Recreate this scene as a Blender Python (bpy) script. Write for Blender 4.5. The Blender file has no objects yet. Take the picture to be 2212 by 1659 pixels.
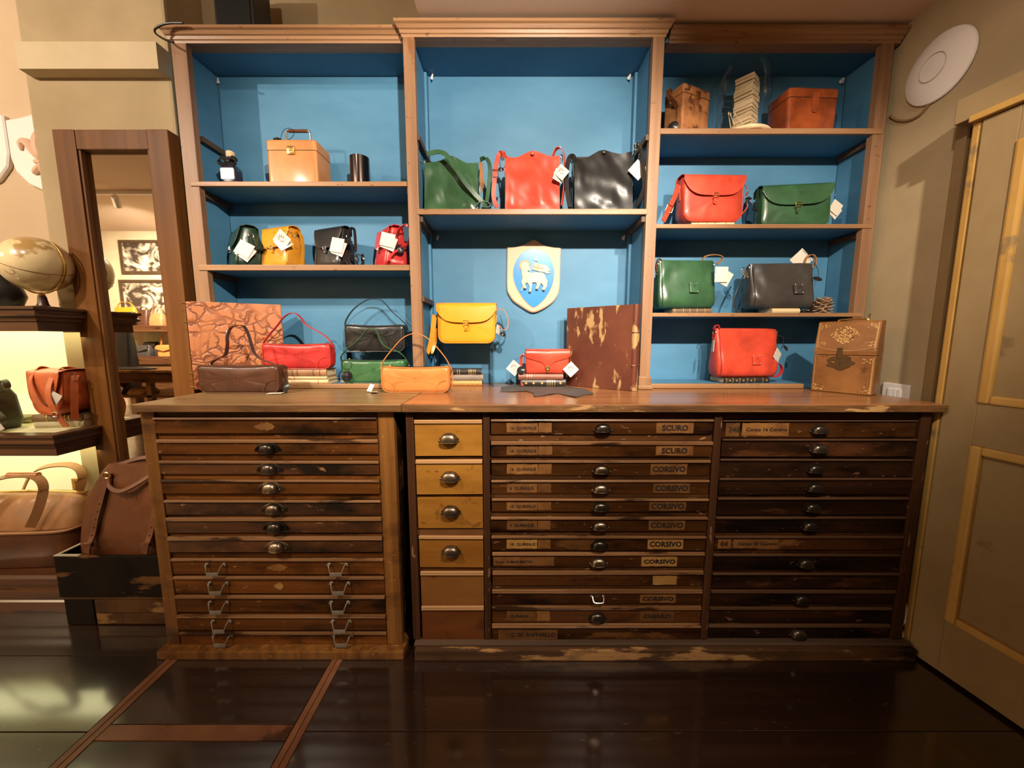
import bpy, bmesh, math, random
from mathutils import Vector, Matrix, noise
rnd = random.Random(7)
C = bpy.context.scene.collection
SC = bpy.context.scene
R = math.radians
# ------------------------------------------------------------------ camera
F, PITCH, H = 800.0, R(6.84), 1.131
cp, sp = math.cos(PITCH), math.sin(PITCH)
cd = bpy.data.cameras.new('camera'); cam = bpy.data.objects.new('camera', cd); C.objects.link(cam)
cam.location = (0, 0, H); cam.rotation_euler = (R(90) - PITCH, 0, 0)
cd.sensor_fit = 'HORIZONTAL'; cd.sensor_width = 36; cd.lens = 36 * F / 2212; cd.clip_start = .02
SC.camera = cam
SC.view_settings.view_transform = 'Standard'; SC.view_settings.look = 'None'
SC.view_settings.gamma = 1; SC.view_settings.use_curve_mapping = False
SC.view_settings.exposure = 0.0
# ------------------------------------------------------------------ world and lights
w = bpy.data.worlds.new('world'); SC.world = w; w.use_nodes = True
w.node_tree.nodes['Background'].inputs[0].default_value = (.9, .6, .35, 1)
w.node_tree.nodes['Background'].inputs[1].default_value = .05
WARM = (1, .86, .69)
SPOTS = [  # lamp head position, aim, watts, cone degrees, blend
    ((.24, -.08, 2.20), (-.20, 1.75, 1.55), 270, 74, .60),
    ((.86, -.08, 2.20), (.98, 1.75, 1.30), 175, 58, .65),
    ((-1.75, -.05, 2.45), (-.82, 1.50, .95), 190, 48, .7),
    ((-2.35, .10, 2.45), (-1.95, 1.75, 1.85), 130, 92, .8),
    ((.62, -.08, 2.20), (.30, 1.3, .80), 150, 66, .9),
    ((-4.75, -1.45, 2.72), (-6.0, -3.1, 1.4), 900, 100, .9),
    ((-3.2, -1.45, 2.72), (-4.4, -3.1, 1.2), 600, 100, .9),
    ((-.14, -.08, 2.20), (1.50, 1.42, 1.45), 75, 52, .8),  # added spot, brightens the right wall beside the bookcase
    ((-1.05, .10, 2.62), (-.85, 1.86, 2.62), 26, 70, .9),  # added spot, lifts the dark wall above the left bay
    ((-1.62, .10, 2.62), (-2.05, 1.45, .70), 75, 44, .7),  # added spot, brightens the saddle bag and duffel from the front
]
def lamp(kind, loc, watts, col=WARM):
    d = bpy.data.lights.new('lamp', kind); d.energy = watts; d.color = col
    o = bpy.data.objects.new('lamp', d); C.objects.link(o); o.location = loc
    return o, d
for loc, aim, W_, cone, bl in SPOTS:
    o, d = lamp('SPOT', loc, W_)
    d.spot_size = R(cone); d.spot_blend = bl; d.shadow_soft_size = .022
    o.rotation_euler = (Vector(aim) - Vector(loc)).to_track_quat('-Z', 'Y').to_euler()
for loc, W_, sz in [((-2.2, -1.2, 2.84), 16, .5), ((-5.4, -.8, 2.84), 150, .6)]:  # unseen discs added under the ceiling as soft ambient fill
    o, d = lamp('AREA', loc, W_, (1, .74, .46)); d.shape = 'DISK'; d.size = sz
# led strips under the shelves of the lit display unit on the left
for z, W_ in ((1.156, 1.8), (.660, 1.8)):
    o, d = lamp('AREA', (-2.25, 1.64, z), W_, (1, .93, .50)); d.shape = 'RECTANGLE'; d.size = .85; d.size_y = .18
    o.rotation_euler = (R(18), 0, 0)
# ------------------------------------------------------------------ pixel to space (points of the photo at a known distance)
def ray(u, v):
    a, b = (u - 1106) / F, (829.5 - v) / F
    return Vector((a, cp + b * sp, -sp + b * cp))
def P(u, v, Y):
    d = ray(u, v); return Vector((d.x * Y / d.y, Y, H + d.z * Y / d.y))
def PZ(u, v, Z):
    d = ray(u, v); t = (Z - H) / d.z; return Vector((d.x * t, d.y * t, Z))
def PX(u, v, X):
    d = ray(u, v); t = X / d.x; return Vector((X, d.y * t, H + d.z * t))
def zz(v, Y): return P(1106, v, Y).z
def xx(u, v, Y): return P(u, v, Y).x
# ------------------------------------------------------------------ materials
MATS = {}
def nodes(name):
    m = bpy.data.materials.new(name); m.use_nodes = True
    nt = m.node_tree; b = nt.nodes['Principled BSDF']
    return m, nt, b
def N(nt, typ, **kw):
    n = nt.nodes.new(typ)
    for k, v in kw.items():
        if isinstance(k, str) and hasattr(n, k): setattr(n, k, v)
    return n
def mat(name, c1, c2=None, rough=.5, metal=0, scale=8, stretch=(1, 1, 1), wear=None, wear_at=.62, wear_scale=6, wear_stretch=(1, 1, 1),
        bump=0, bump_scale=60, coat=0, vary=.0, detail=6, emit=None, spec=.36, rough2=None, stain=None, stain_at=.5, ramp=(.33, .67), speck=None, coat_ior=1.5):
    if name in MATS: return MATS[name]
    m, nt, b = nodes(name); L = nt.links.new
    tc = N(nt, 'ShaderNodeTexCoord')
    oi = N(nt, 'ShaderNodeObjectInfo')
    off = N(nt, 'ShaderNodeVectorMath', operation='MULTIPLY_ADD')
    comb = N(nt, 'ShaderNodeCombineXYZ')
    for i in range(3): L(oi.outputs['Random'], comb.inputs[i])
    L(comb.outputs[0], off.inputs[0]); off.inputs[1].default_value = (13, 7, 5); L(tc.outputs['Object'], off.inputs[2])
    def tex(sc, st, det):
        mp = N(nt, 'ShaderNodeMapping'); mp.inputs['Scale'].default_value = st
        L(off.outputs[0], mp.inputs[0])
        t = N(nt, 'ShaderNodeTexNoise'); t.inputs['Scale'].default_value = sc; t.inputs['Detail'].default_value = det
        t.inputs['Roughness'].default_value = .6
        L(mp.outputs[0], t.inputs['Vector']); return t
    t1 = tex(scale, stretch, detail)
    mx = N(nt, 'ShaderNodeMix', data_type='RGBA')
    rp = N(nt, 'ShaderNodeValToRGB'); rp.color_ramp.elements[0].position = ramp[0]; rp.color_ramp.elements[1].position = ramp[1]
    L(t1.outputs['Fac'], rp.inputs[0]); L(rp.outputs[0], mx.inputs[0])
    mx.inputs[6].default_value = (*c1, 1); mx.inputs[7].default_value = (*(c2 or c1), 1)
    out = mx.outputs[2]
    if wear:
        t2 = tex(wear_scale, wear_stretch, 8)
        r2 = N(nt, 'ShaderNodeValToRGB'); r2.color_ramp.elements[0].position = wear_at; r2.color_ramp.elements[1].position = wear_at + .05
        L(t2.outputs['Fac'], r2.inputs[0])
        m2 = N(nt, 'ShaderNodeMix', data_type='RGBA'); L(r2.outputs[0], m2.inputs[0]); L(out, m2.inputs[6]); m2.inputs[7].default_value = (*wear, 1)
        out = m2.outputs[2]
    def layer(t2, lo, hi, col, out):
        r2 = N(nt, 'ShaderNodeValToRGB'); r2.color_ramp.elements[0].position = lo; r2.color_ramp.elements[1].position = hi
        L(t2.outputs['Fac'], r2.inputs[0]); m2 = N(nt, 'ShaderNodeMix', data_type='RGBA'); L(r2.outputs[0], m2.inputs[0]); L(out, m2.inputs[6]); m2.inputs[7].default_value = (*col, 1)
        return m2.outputs[2]
    if stain: out = layer(tex(3.2, (1, 1, 2.2), 9), stain_at, stain_at + .16, stain, out)
    if speck: out = layer(tex(70, (.35, 1, 1), 3), .66, .72, speck, out)
    if vary:
        hs = N(nt, 'ShaderNodeHueSaturation'); mr = N(nt, 'ShaderNodeMapRange')
        mr.inputs[3].default_value = 1 - vary; mr.inputs[4].default_value = 1 + vary
        L(oi.outputs['Random'], mr.inputs[0]); L(mr.outputs[0], hs.inputs['Value']); L(out, hs.inputs['Color']); out = hs.outputs[0]
    L(out, b.inputs['Base Color'])
    b.inputs['Roughness'].default_value = rough; b.inputs['Metallic'].default_value = metal
    b.inputs['Specular IOR Level'].default_value = spec
    if rough2 is not None:
        mr = N(nt, 'ShaderNodeMapRange'); mr.inputs[3].default_value = rough; mr.inputs[4].default_value = rough2
        L(t1.outputs['Fac'], mr.inputs[0]); L(mr.outputs[0], b.inputs['Roughness'])
    if coat: b.inputs['Coat Weight'].default_value = coat; b.inputs['Coat Roughness'].default_value = .12; b.inputs['Coat IOR'].default_value = coat_ior
    if bump:
        t3 = tex(bump_scale, stretch, 4); bp = N(nt, 'ShaderNodeBump'); bp.inputs['Strength'].default_value = bump; bp.inputs['Distance'].default_value = .004
        L(t3.outputs['Fac'], bp.inputs['Height']); L(bp.outputs[0], b.inputs['Normal'])
    if emit: b.inputs['Emission Color'].default_value = (*emit[0], 1); b.inputs['Emission Strength'].default_value = emit[1]
    MATS[name] = m; return m
SX = (.12, 3, 3); SZ = (3, 3, .12)
def leather(name, c, dark=.55, rough=.36, coat=.15, bump=.07):
    return mat(name, tuple(x * dark for x in c), c, rough, 0, 9, (1, 1, 1), bump=bump, bump_scale=420, coat=coat, detail=5)
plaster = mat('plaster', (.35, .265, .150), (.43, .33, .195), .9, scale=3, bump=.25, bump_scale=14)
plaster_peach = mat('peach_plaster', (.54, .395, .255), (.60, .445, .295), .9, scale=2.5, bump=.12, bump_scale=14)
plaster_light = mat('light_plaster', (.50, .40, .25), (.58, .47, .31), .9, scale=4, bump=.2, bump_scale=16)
ceil_m = mat('ceiling_plaster', (.74, .56, .41), (.78, .60, .45), .95, scale=2, bump=.1, bump_scale=10)
lime = mat('display_panel_paint', (.60, .56, .34), (.64, .60, .37), .8, scale=3)
lit_panel = mat('backlit_panel', (.55, .54, .3), (.57, .56, .32), .6, scale=3, emit=((1, .95, .52), .60))
blue = mat('blue_paint', (.055, .178, .308), (.076, .218, .362), .55, scale=3.5, stretch=(1, 1, 2.2), bump=.07, bump_scale=30, detail=8)
oak = mat('golden_wood', (.19, .092, .040), (.36, .195, .092), .42, scale=9, stretch=SX, ramp=(.25, .75), speck=(.12, .05, .02), wear=(.19, .075, .022), wear_at=.63, wear_scale=5, wear_stretch=(.5, 2, 2), bump=.2, bump_scale=30)
oakv = mat('golden_wood_upright', (.165, .082, .040), (.31, .170, .090), .45, scale=9, stretch=SZ, ramp=(.25, .75), speck=(.12, .05, .02), wear=(.19, .08, .03), wear_at=.64, wear_scale=5, wear_stretch=(2, 2, .5), bump=.2, bump_scale=30)
counter_m = mat('polished_counter_wood', (.17, .066, .023), (.30, .128, .050), .22, scale=8, stretch=SX, wear=(.11, .042, .014), wear_at=.64, wear_stretch=(.2, 3, 3), bump=.06, bump_scale=25)
counter_l = mat('worn_counter_wood', (.15, .085, .030), (.26, .15, .06), .36, scale=8, stretch=SX, wear=(.085, .042, .015), wear_at=.6, wear_stretch=(.25, 3, 3), bump=.12, bump_scale=25)
edge_m = mat('chipped_edge_wood', (.055, .022, .007), (.15, .068, .022), .5, scale=14, stretch=(.4, 3, 3), wear=(.36, .20, .08), wear_at=.60, wear_scale=14, wear_stretch=(.4, 2, 2), bump=.4, bump_scale=40)
chest_l = mat('chest_brown_wood', (.040, .012, .0028), (.15, .051, .010), .38, scale=9, stretch=SX, ramp=(.25, .75), stain=(.012, .005, .002), stain_at=.50, speck=(.26, .13, .05), bump=.25, bump_scale=40, vary=.35, spec=.11)
chest_s = mat('chest_stile_wood', (.085, .032, .007), (.20, .085, .02), .42, scale=9, stretch=SZ, stain=(.035, .012, .004), stain_at=.52, speck=(.3, .15, .06), bump=.2, bump_scale=40, spec=.2)
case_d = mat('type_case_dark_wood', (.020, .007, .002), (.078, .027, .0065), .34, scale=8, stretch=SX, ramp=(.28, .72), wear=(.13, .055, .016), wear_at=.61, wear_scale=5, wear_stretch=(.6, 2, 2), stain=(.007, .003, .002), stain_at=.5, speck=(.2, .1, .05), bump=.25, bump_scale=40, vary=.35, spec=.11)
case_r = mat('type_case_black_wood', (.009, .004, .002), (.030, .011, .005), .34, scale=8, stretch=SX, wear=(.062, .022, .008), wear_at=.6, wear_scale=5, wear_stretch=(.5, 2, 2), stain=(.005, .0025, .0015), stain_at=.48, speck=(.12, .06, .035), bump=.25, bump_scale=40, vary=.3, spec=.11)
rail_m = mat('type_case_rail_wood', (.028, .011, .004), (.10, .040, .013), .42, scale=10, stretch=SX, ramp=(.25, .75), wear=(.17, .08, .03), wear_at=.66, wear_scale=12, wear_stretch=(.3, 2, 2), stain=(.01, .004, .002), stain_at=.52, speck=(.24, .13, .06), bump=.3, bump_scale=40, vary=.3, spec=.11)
bead_m = mat('bead_highlight_wood', (.08, .032, .011), (.29, .15, .068), .30, scale=12, stretch=SX, ramp=(.25, .75), wear=(.03, .012, .005), wear_at=.55, wear_scale=10, wear_stretch=(.3, 2, 2))  # lighter tone paints in the highlight along the drawer beads
frame_d = mat('case_frame_wood', (.028, .011, .005), (.06, .024, .010), .45, scale=10, stretch=SZ, wear=(.20, .10, .045), wear_at=.63, wear_scale=22, wear_stretch=(2, 2, .5), bump=.3, bump_scale=40, spec=.11)
ochre = mat('ochre_drawer_wood', (.20, .083, .012), (.31, .142, .024), .36, scale=6, stretch=(.5, 2, 2), wear=(.15, .058, .012), wear_at=.62, wear_scale=18, speck=(.13, .05, .012), bump=.06, bump_scale=60, vary=.08, spec=.12)
ochre_d = mat('brown_drawer_wood', (.13, .05, .013), (.19, .08, .02), .4, scale=6, stretch=(.5, 2, 2), wear=(.09, .03, .01), wear_at=.62, wear_scale=12, bump=.06, bump_scale=60, vary=.1, spec=.12)
base_m = mat('scuffed_base_wood', (.035, .015, .006), (.09, .038, .012), .5, scale=8, stretch=SX, wear=(.30, .16, .06), wear_at=.53, wear_scale=7, wear_stretch=(.5, 2, 2), stain=(.01, .005, .003), stain_at=.53, bump=.4, bump_scale=30)
floor_m = mat('dark_floor_wood', (.011, .0045, .0025), (.022, .009, .004), .3, scale=4, stretch=SX, wear=(.036, .016, .008), wear_at=.70, wear_scale=9, wear_stretch=(.5, 1, 1), bump=.02, bump_scale=12, vary=.2, coat=1, coat_ior=1.9, speck=(.05, .03, .02))
strip_m = mat('floor_strip_wood', (.14, .055, .026), (.21, .092, .046), .36, scale=8, stretch=(1, 1, 1), wear=(.05, .02, .01), wear_at=.6, bump=.15, bump_scale=30)
mirror_w = mat('mirror_frame_wood', (.10, .034, .005), (.175, .066, .013), .5, scale=7, stretch=SZ, bump=.1, bump_scale=40, spec=.2)
unit_w = mat('display_unit_wood', (.055, .020, .008), (.12, .048, .019), .3, scale=9, stretch=SX, wear=(.025, .01, .004), wear_at=.6, wear_stretch=(.4, 3, 3))
door_m = mat('door_grey_paint', (.20, .132, .056), (.25, .172, .082), .7, scale=5, stretch=(1, 1, .6), wear=(.16, .105, .05), wear_at=.64, wear_scale=6, bump=.2, bump_scale=20)
door_y = mat('door_yellow_paint', (.36, .20, .045), (.43, .25, .07), .6, scale=9, stretch=(1, 1, .5), wear=(.24, .15, .06), wear_at=.6, wear_scale=9, bump=.2, bump_scale=20)
black_p = mat('black_plastic', (.012, .011, .011), (.018, .016, .016), .32)
white_p = mat('white_plastic', (.75, .70, .66), (.8, .74, .7), .4)
paper = mat('cream_card', (.62, .565, .47), (.66, .60, .51), .75)
print_m = mat('brown_print', (.16, .10, .06), (.2, .12, .08), .7)
label_m = mat('old_paper_label', (.095, .038, .011), (.165, .073, .021), .7, spec=.1, scale=20, wear=(.13, .055, .02), wear_at=.6, wear_scale=25, vary=.35)
label_y = mat('yellow_paper_label', (.22, .11, .028), (.31, .165, .048), .7, spec=.1, scale=20)
ink = mat('black_ink', (.018, .009, .006), None, .6)
brass = mat('brass', (.62, .42, .14), (.72, .5, .2), .26, 1)
nickel = mat('nickel', (.62, .58, .52), (.7, .66, .6), .25, 1)
pewter = mat('aged_pull_metal', (.16, .12, .085), (.30, .235, .17), .36, 1, scale=30, vary=.35)
darkpull = mat('blackened_pull_metal', (.05, .04, .032), (.10, .08, .065), .3, .9, scale=30, vary=.4)
steel = mat('grey_bail_metal', (.15, .125, .095), (.22, .185, .145), .5, .3, scale=30)
gun = mat('gunmetal', (.09, .07, .065), (.12, .095, .09), .18, 1)
gold_print = mat('gilt', (.75, .50, .18), (.8, .56, .24), .35, .7)
red = leather('red_leather', (.70, .072, .036))
red2 = leather('crimson_leather', (.58, .035, .032), .6)
green = leather('green_leather', (.036, .105, .046), .55, .30, .25)
green2 = leather('mid_green_leather', (.050, .150, .058), .6, .3, .25)
dgreen = leather('dark_green_leather', (.022, .052, .032), .5, .3, .25)
blackl = leather('black_leather', (.020, .019, .019), .6, .32, .3)
greyl = leather('charcoal_leather', (.055, .047, .042), .6, .34, .2)
ochrel = leather('ochre_leather', (.66, .27, .018), .75)
yell = leather('yellow_leather', (.72, .295, .016), .85)
tan = leather('tan_leather', (.60, .21, .055), .72)
brown = leather('dark_brown_leather', (.085, .032, .017), .6, .36, .12)
choc = leather('chestnut_leather', (.135, .042, .012), .6, .42, .05)
camel = leather('camel_leather', (.36, .165, .060), .7, .48, .03)
rust = leather('rust_leather', (.60, .135, .04), .62)
cognac = leather('cognac_box_leather', (.36, .075, .02), .45, .26, .4)
hide_m = leather('grey_hide', (.075, .063, .058), .75, .6, 0)
olive = leather('olive_leather', (.05, .05, .025), .6)
boxtan = leather('tan_box_leather', (.54, .225, .065), .72, .4, .1)
for nm in ('antique_box_leather', 'worn_box_leather'): pass
worn_box = mat('worn_box_leather', (.16, .055, .018), (.36, .15, .055), .45, scale=16, wear=(.09, .03, .012), wear_at=.58, wear_scale=18, bump=.1, bump_scale=120)
antique = mat('antique_box_leather', (.145, .055, .013), (.25, .105, .029), .4, scale=9, wear=(.10, .036, .009), wear_at=.62, wear_scale=14, bump=.12, bump_scale=120)
album_o = mat('crackled_orange_leather', (.45, .15, .05), (.62, .235, .085), .45, scale=9, wear=None, bump=.3, bump_scale=16)
album_b = mat('marbled_brown_leather', (.070, .019, .011), (.115, .033, .018), .38, scale=6, wear=(.33, .20, .085), wear_at=.56, wear_scale=15, wear_stretch=(1.5, 1, .6), bump=.1, bump_scale=60)
globe_m = mat('antique_globe_paper', (.62, .47, .24), (.70, .55, .31), .28, scale=6, wear=(.36, .22, .075), wear_at=.54, wear_scale=9, coat=.4)
trunk_m = mat('black_trunk_paint', (.007, .0045, .0035), (.014, .009, .006), .6, scale=10, wear=(.13, .058, .022), wear_at=.555, wear_scale=9, wear_stretch=(.4, 1, 1.6), bump=.3, bump_scale=30, spec=.08)
trunk_b = mat('scuffed_box_wood', (.05, .022, .008), (.11, .05, .018), .45, scale=10, wear=(.24, .13, .05), wear_at=.56, wear_scale=10, wear_stretch=(.5, 1, 1), bump=.3, bump_scale=30, spec=.1)
shield_m = mat('cream_shield_paint', (.56, .40, .27), (.60, .43, .30), .55)
shield_w = mat('ivory_relief_paint', (.60, .50, .35), (.66, .56, .40), .5)
shield_b = mat('bright_blue_enamel', (.022, .20, .52), (.028, .23, .58), .3, coat=.2)
red_print = mat('faded_red_paint', (.62, .25, .12), None, .5)
pale_wood = mat('pale_board', (.50, .36, .20), (.66, .50, .31), .7, scale=20, stretch=(1, 1, 3), bump=.3, bump_scale=40, vary=.12)
cone_m = mat('pine_cone_scale', (.16, .08, .04), (.46, .31, .19), .7, scale=60)
bk_brown = mat('brown_book_cloth', (.24, .115, .05), (.36, .19, .09), .5, scale=14)
bk_tan = mat('vellum_book_cloth', (.60, .42, .22), (.70, .51, .29), .6, scale=14)
bk_black = mat('black_book_leather', (.022, .017, .014), (.04, .03, .024), .4, scale=14)
bk_grey = mat('grey_book_cloth', (.20, .16, .13), (.26, .21, .17), .6, scale=14)
bk_wine = mat('wine_book_leather', (.20, .075, .05), (.27, .11, .075), .45, scale=14)
bk_gold = mat('gilt_book_leather', (.50, .24, .07), (.62, .33, .11), .45, scale=14)
pages = mat('book_pages', (.58, .46, .29), (.66, .53, .35), .8, scale=60, stretch=(1, 1, 12))
def clear(name, tint, ior, refl):
    m, nt, b = nodes(name); L = nt.links.new
    nt.nodes.remove(b); o = nt.nodes['Material Output']
    t = N(nt, 'ShaderNodeBsdfTransparent'); t.inputs[0].default_value = (*tint, 1)
    g = N(nt, 'ShaderNodeBsdfGlossy'); g.inputs['Roughness'].default_value = .04
    fr = N(nt, 'ShaderNodeFresnel'); fr.inputs[0].default_value = ior
    mx = N(nt, 'ShaderNodeMixShader'); mu = N(nt, 'ShaderNodeMath', operation='MULTIPLY'); mu.inputs[1].default_value = refl; L(fr.outputs[0], mu.inputs[0]); L(mu.outputs[0], mx.inputs[0]); L(t.outputs[0], mx.inputs[1]); L(g.outputs[0], mx.inputs[2])
    L(mx.outputs[0], o.inputs[0]); MATS[name] = m; return m
glass = clear('dome_glass', (.95, .96, .97), 1.45, .35)
acrylic = clear('clear_acrylic', (.80, .86, .90), 1.5, 1.0)
navy = mat('navy_ink_bottle', (.012, .014, .03), (.02, .022, .045), .12, coat=.6)
mir, nt_, b_ = nodes('silvered_glass'); b_.inputs['Base Color'].default_value = (.86, .86, .82, 1); b_.inputs['Metallic'].default_value = 1; b_.inputs['Roughness'].default_value = .015
def photo_mat(name):
    m, nt, b = nodes(name); L = nt.links.new
    tc = N(nt, 'ShaderNodeTexCoord'); t = N(nt, 'ShaderNodeTexNoise'); t.inputs['Scale'].default_value = 3.2; t.inputs['Detail'].default_value = 5; t.inputs['Distortion'].default_value = 2.5
    rp = N(nt, 'ShaderNodeValToRGB'); rp.color_ramp.elements[0].position = .42; rp.color_ramp.elements[1].position = .6
    rp.color_ramp.elements[0].color = (.05, .035, .025, 1); rp.color_ramp.elements[1].color = (.72, .60, .44, 1)
    L(tc.outputs['Object'], t.inputs['Vector']); L(t.outputs['Fac'], rp.inputs[0]); L(rp.outputs[0], b.inputs['Base Color']); b.inputs['Roughness'].default_value = .35
    return m
photo_print = photo_mat('sepia_photo_print')
# ------------------------------------------------------------------ mesh helpers
def catmull(pts, n=6, closed=False):
    pts = [Vector(p) for p in pts]; out = []
    m = len(pts)
    for i in range(m if closed else m - 1):
        if closed: a, b, c, d = pts[i - 1], pts[i], pts[(i + 1) % m], pts[(i + 2) % m]
        else: a, b, c, d = pts[max(i - 1, 0)], pts[i], pts[i + 1], pts[min(i + 2, m - 1)]
        for k in range(n):
            t = k / n
            out.append(.5 * ((2 * b) + (c - a) * t + (2 * a - 5 * b + 4 * c - d) * t * t + (3 * b - a - 3 * c + d) * t ** 3))
    if not closed: out.append(pts[-1])
    return out
class M:
    def __init__(s): s.bm = bmesh.new()
    def quadring(s, a, b):
        n = len(a)
        for i in range(n):
            s.bm.faces.new((a[i], a[(i + 1) % n], b[(i + 1) % n], b[i]))
    def vs(s, pts): return [s.bm.verts.new(p) for p in pts]
    def box(s, x0, x1, y0, y1, z0, z1, bev=0, mtx=None):
        g = bmesh.ops.create_cube(s.bm, size=1)
        vs = g['verts']
        bmesh.ops.scale(s.bm, vec=(x1 - x0, y1 - y0, z1 - z0), verts=vs)
        bmesh.ops.translate(s.bm, vec=((x0 + x1) / 2, (y0 + y1) / 2, (z0 + z1) / 2), verts=vs)
        if mtx is not None: bmesh.ops.transform(s.bm, matrix=mtx, verts=vs)
        if bev:
            es = list({e for v in vs for e in v.link_edges})
            bmesh.ops.bevel(s.bm, geom=es, offset=bev, segments=2, profile=.6, affect='EDGES')
        return s
    def loft(s, rings, closed_caps=True, loop=False):
        rr = [s.vs(r) for r in rings]
        for a, b in zip(rr, rr[1:]): s.quadring(a, b)
        if loop: s.quadring(rr[-1], rr[0])
        elif closed_caps:
            s.bm.faces.new(rr[0][::-1]); s.bm.faces.new(rr[-1])
        return s
    def prism(s, pts, vec):
        pts = [Vector(p) for p in pts]; vec = Vector(vec)
        return s.loft([pts, [p + vec for p in pts]])
    def tube(s, path, r, n=8, closed=False, smooth=0):
        if smooth: path = catmull(path, smooth, closed)
        path = [Vector(p) for p in path]; m = len(path); rings = []
        up = Vector((.31, .17, .93)).normalized(); prev = None
        for i, p in enumerate(path):
            t = (path[(i + 1) % m] - path[i - 1]) if closed else (path[min(i + 1, m - 1)] - path[max(i - 1, 0)])
            t = t.normalized() if t.length > 1e-9 else Vector((0, 0, 1))
            a = (prev if prev is not None else up); a = a - t * a.dot(t)
            if a.length < 1e-4: a = t.orthogonal()
            a.normalize(); prev = a; b = t.cross(a)
            rad = r(i / (m - 1)) if callable(r) else r
            rings.append([p + (a * math.cos(2 * math.pi * k / n) + b * math.sin(2 * math.pi * k / n)) * rad for k in range(n)])
        return s.loft(rings, not closed, closed)
    def ribbon(s, path, w, t, wdir, smooth=6, closed=False):
        if smooth: path = catmull(path, smooth, closed)
        path = [Vector(p) for p in path]; m = len(path); rings = []
        for i, p in enumerate(path):
            T = (path[(i + 1) % m] - path[i - 1]) if closed else (path[min(i + 1, m - 1)] - path[max(i - 1, 0)])
            T.normalize(); f = i / (m - 1)
            wd = Vector(wdir(f) if callable(wdir) else wdir); wd = wd - T * wd.dot(T)
            if wd.length < 1e-4: wd = T.orthogonal()
            wd.normalize(); n = T.cross(wd)
            ww = w(f) if callable(w) else w
            rings.append([p + wd * ww / 2 + n * t / 2, p - wd * ww / 2 + n * t / 2, p - wd * ww / 2 - n * t / 2, p + wd * ww / 2 - n * t / 2])
        return s.loft(rings, not closed, closed)
    def lathe(s, prof, c=(0, 0, 0), n=24, mtx=None, cap=True):
        rings = []
        for r, z in prof:
            ring = [Vector((r * math.cos(2 * math.pi * k / n), r * math.sin(2 * math.pi * k / n), z)) for k in range(n)]
            if mtx is not None: ring = [mtx @ p for p in ring]
            rings.append([p + Vector(c) for p in ring])
        return s.loft(rings, cap)
    def ell(s, c, rx, ry, rz, n=16, m=10):
        rings = []
        for j in range(1, m):
            a = math.pi * j / m - math.pi / 2
            rings.append([Vector((c[0] + rx * math.cos(a) * math.cos(2 * math.pi * k / n), c[1] + ry * math.cos(a) * math.sin(2 * math.pi * k / n), c[2] + rz * math.sin(a))) for k in range(n)])
        return s.loft(rings)
    def sheet(s, g, t):
        """grid of points g[i][j] -> closed sheet of thickness t (along -normal)"""
        ni, nj = len(g), len(g[0]); g = [[Vector(p) for p in r] for r in g]
        b = []
        for i in range(ni):
            row = []
            for j in range(nj):
                du = g[min(i + 1, ni - 1)][j] - g[max(i - 1, 0)][j]; dv = g[i][min(j + 1, nj - 1)] - g[i][max(j - 1, 0)]
                nrm = du.cross(dv); nrm = nrm.normalized() if nrm.length > 1e-12 else Vector((0, -1, 0))
                row.append(g[i][j] - nrm * t)
            b.append(row)
        A = [s.vs(r) for r in g]; B = [s.vs(r) for r in b]; f = s.bm.faces.new
        for i in range(ni - 1):
            for j in range(nj - 1):
                f((A[i][j], A[i + 1][j], A[i + 1][j + 1], A[i][j + 1])); f((B[i][j], B[i][j + 1], B[i + 1][j + 1], B[i + 1][j]))
        for i in range(ni - 1):
            f((A[i][0], B[i][0], B[i + 1][0], A[i + 1][0])); f((A[i][-1], A[i + 1][-1], B[i + 1][-1], B[i][-1]))
        for j in range(nj - 1):
            f((A[0][j], A[0][j + 1], B[0][j + 1], B[0][j])); f((A[-1][j], B[-1][j], B[-1][j + 1], A[-1][j + 1]))
        return s
    def pillow(s, outline, prof, wr=None):
        """outline [(x,z)], prof [(inset,y)] front to back; wr(x,z)->dy on front rings"""
        xs = [p[0] for p in outline]; zs = [p[1] for p in outline]
        cx, cz = (min(xs) + max(xs)) / 2, (min(zs) + max(zs)) / 2; hw, hh = (max(xs) - min(xs)) / 2, (max(zs) - min(zs)) / 2
        rings = []; n = len(prof)
        for k, (ins, y) in enumerate(prof):
            ring = []
            for x, z in outline:
                a = cx + (x - cx) * max(0.02, 1 - ins / hw); b = cz + (z - cz) * max(.02, 1 - ins / hh)
                yy = y + (wr(a, b) if wr and k < n * .6 and ins > .002 else 0)
                ring.append((a, yy, b))
            rings.append(ring)
        return s.loft(rings)
    def out(s, name, m, parent=None, world=False, smooth=40, loc=None, rot=None, data=False):
        me = bpy.data.meshes.new(name); bmesh.ops.recalc_face_normals(s.bm, faces=s.bm.faces[:]); s.bm.to_mesh(me); s.bm.free()
        me.materials.append(m)
        if smooth:
            me.shade_smooth(); me.set_sharp_from_angle(angle=R(smooth))
        if world and parent is not None: me.transform(root(parent).matrix_basis.inverted())
        return me if data else link(name, me, parent, loc, rot)
def root(o):
    while o.parent: o = o.parent
    return o
def link(name, me, parent=None, loc=None, rot=None):
    o = bpy.data.objects.new(name, me); C.objects.link(o)
    if parent is not None: o.parent = parent
    if loc is not None: o.location = loc
    if rot is not None: o.rotation_euler = rot
    return o
def tag(o, label, cat, group=None):
    o['label'] = label; o['category'] = cat
    if group: o['group'] = group
    return o
def thing(name, label, cat, loc=(0, 0, 0), rotz=0, group=None, rot=None):
    o = bpy.data.objects.new(name, None); C.objects.link(o); o.empty_display_size = .05
    o.matrix_basis = Matrix.LocRotScale(Vector(loc), (Matrix.Rotation(rotz, 3, 'Z') if rot is None else rot).to_quaternion(), Vector((1, 1, 1)))
    return tag(o, label, cat, group)
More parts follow.
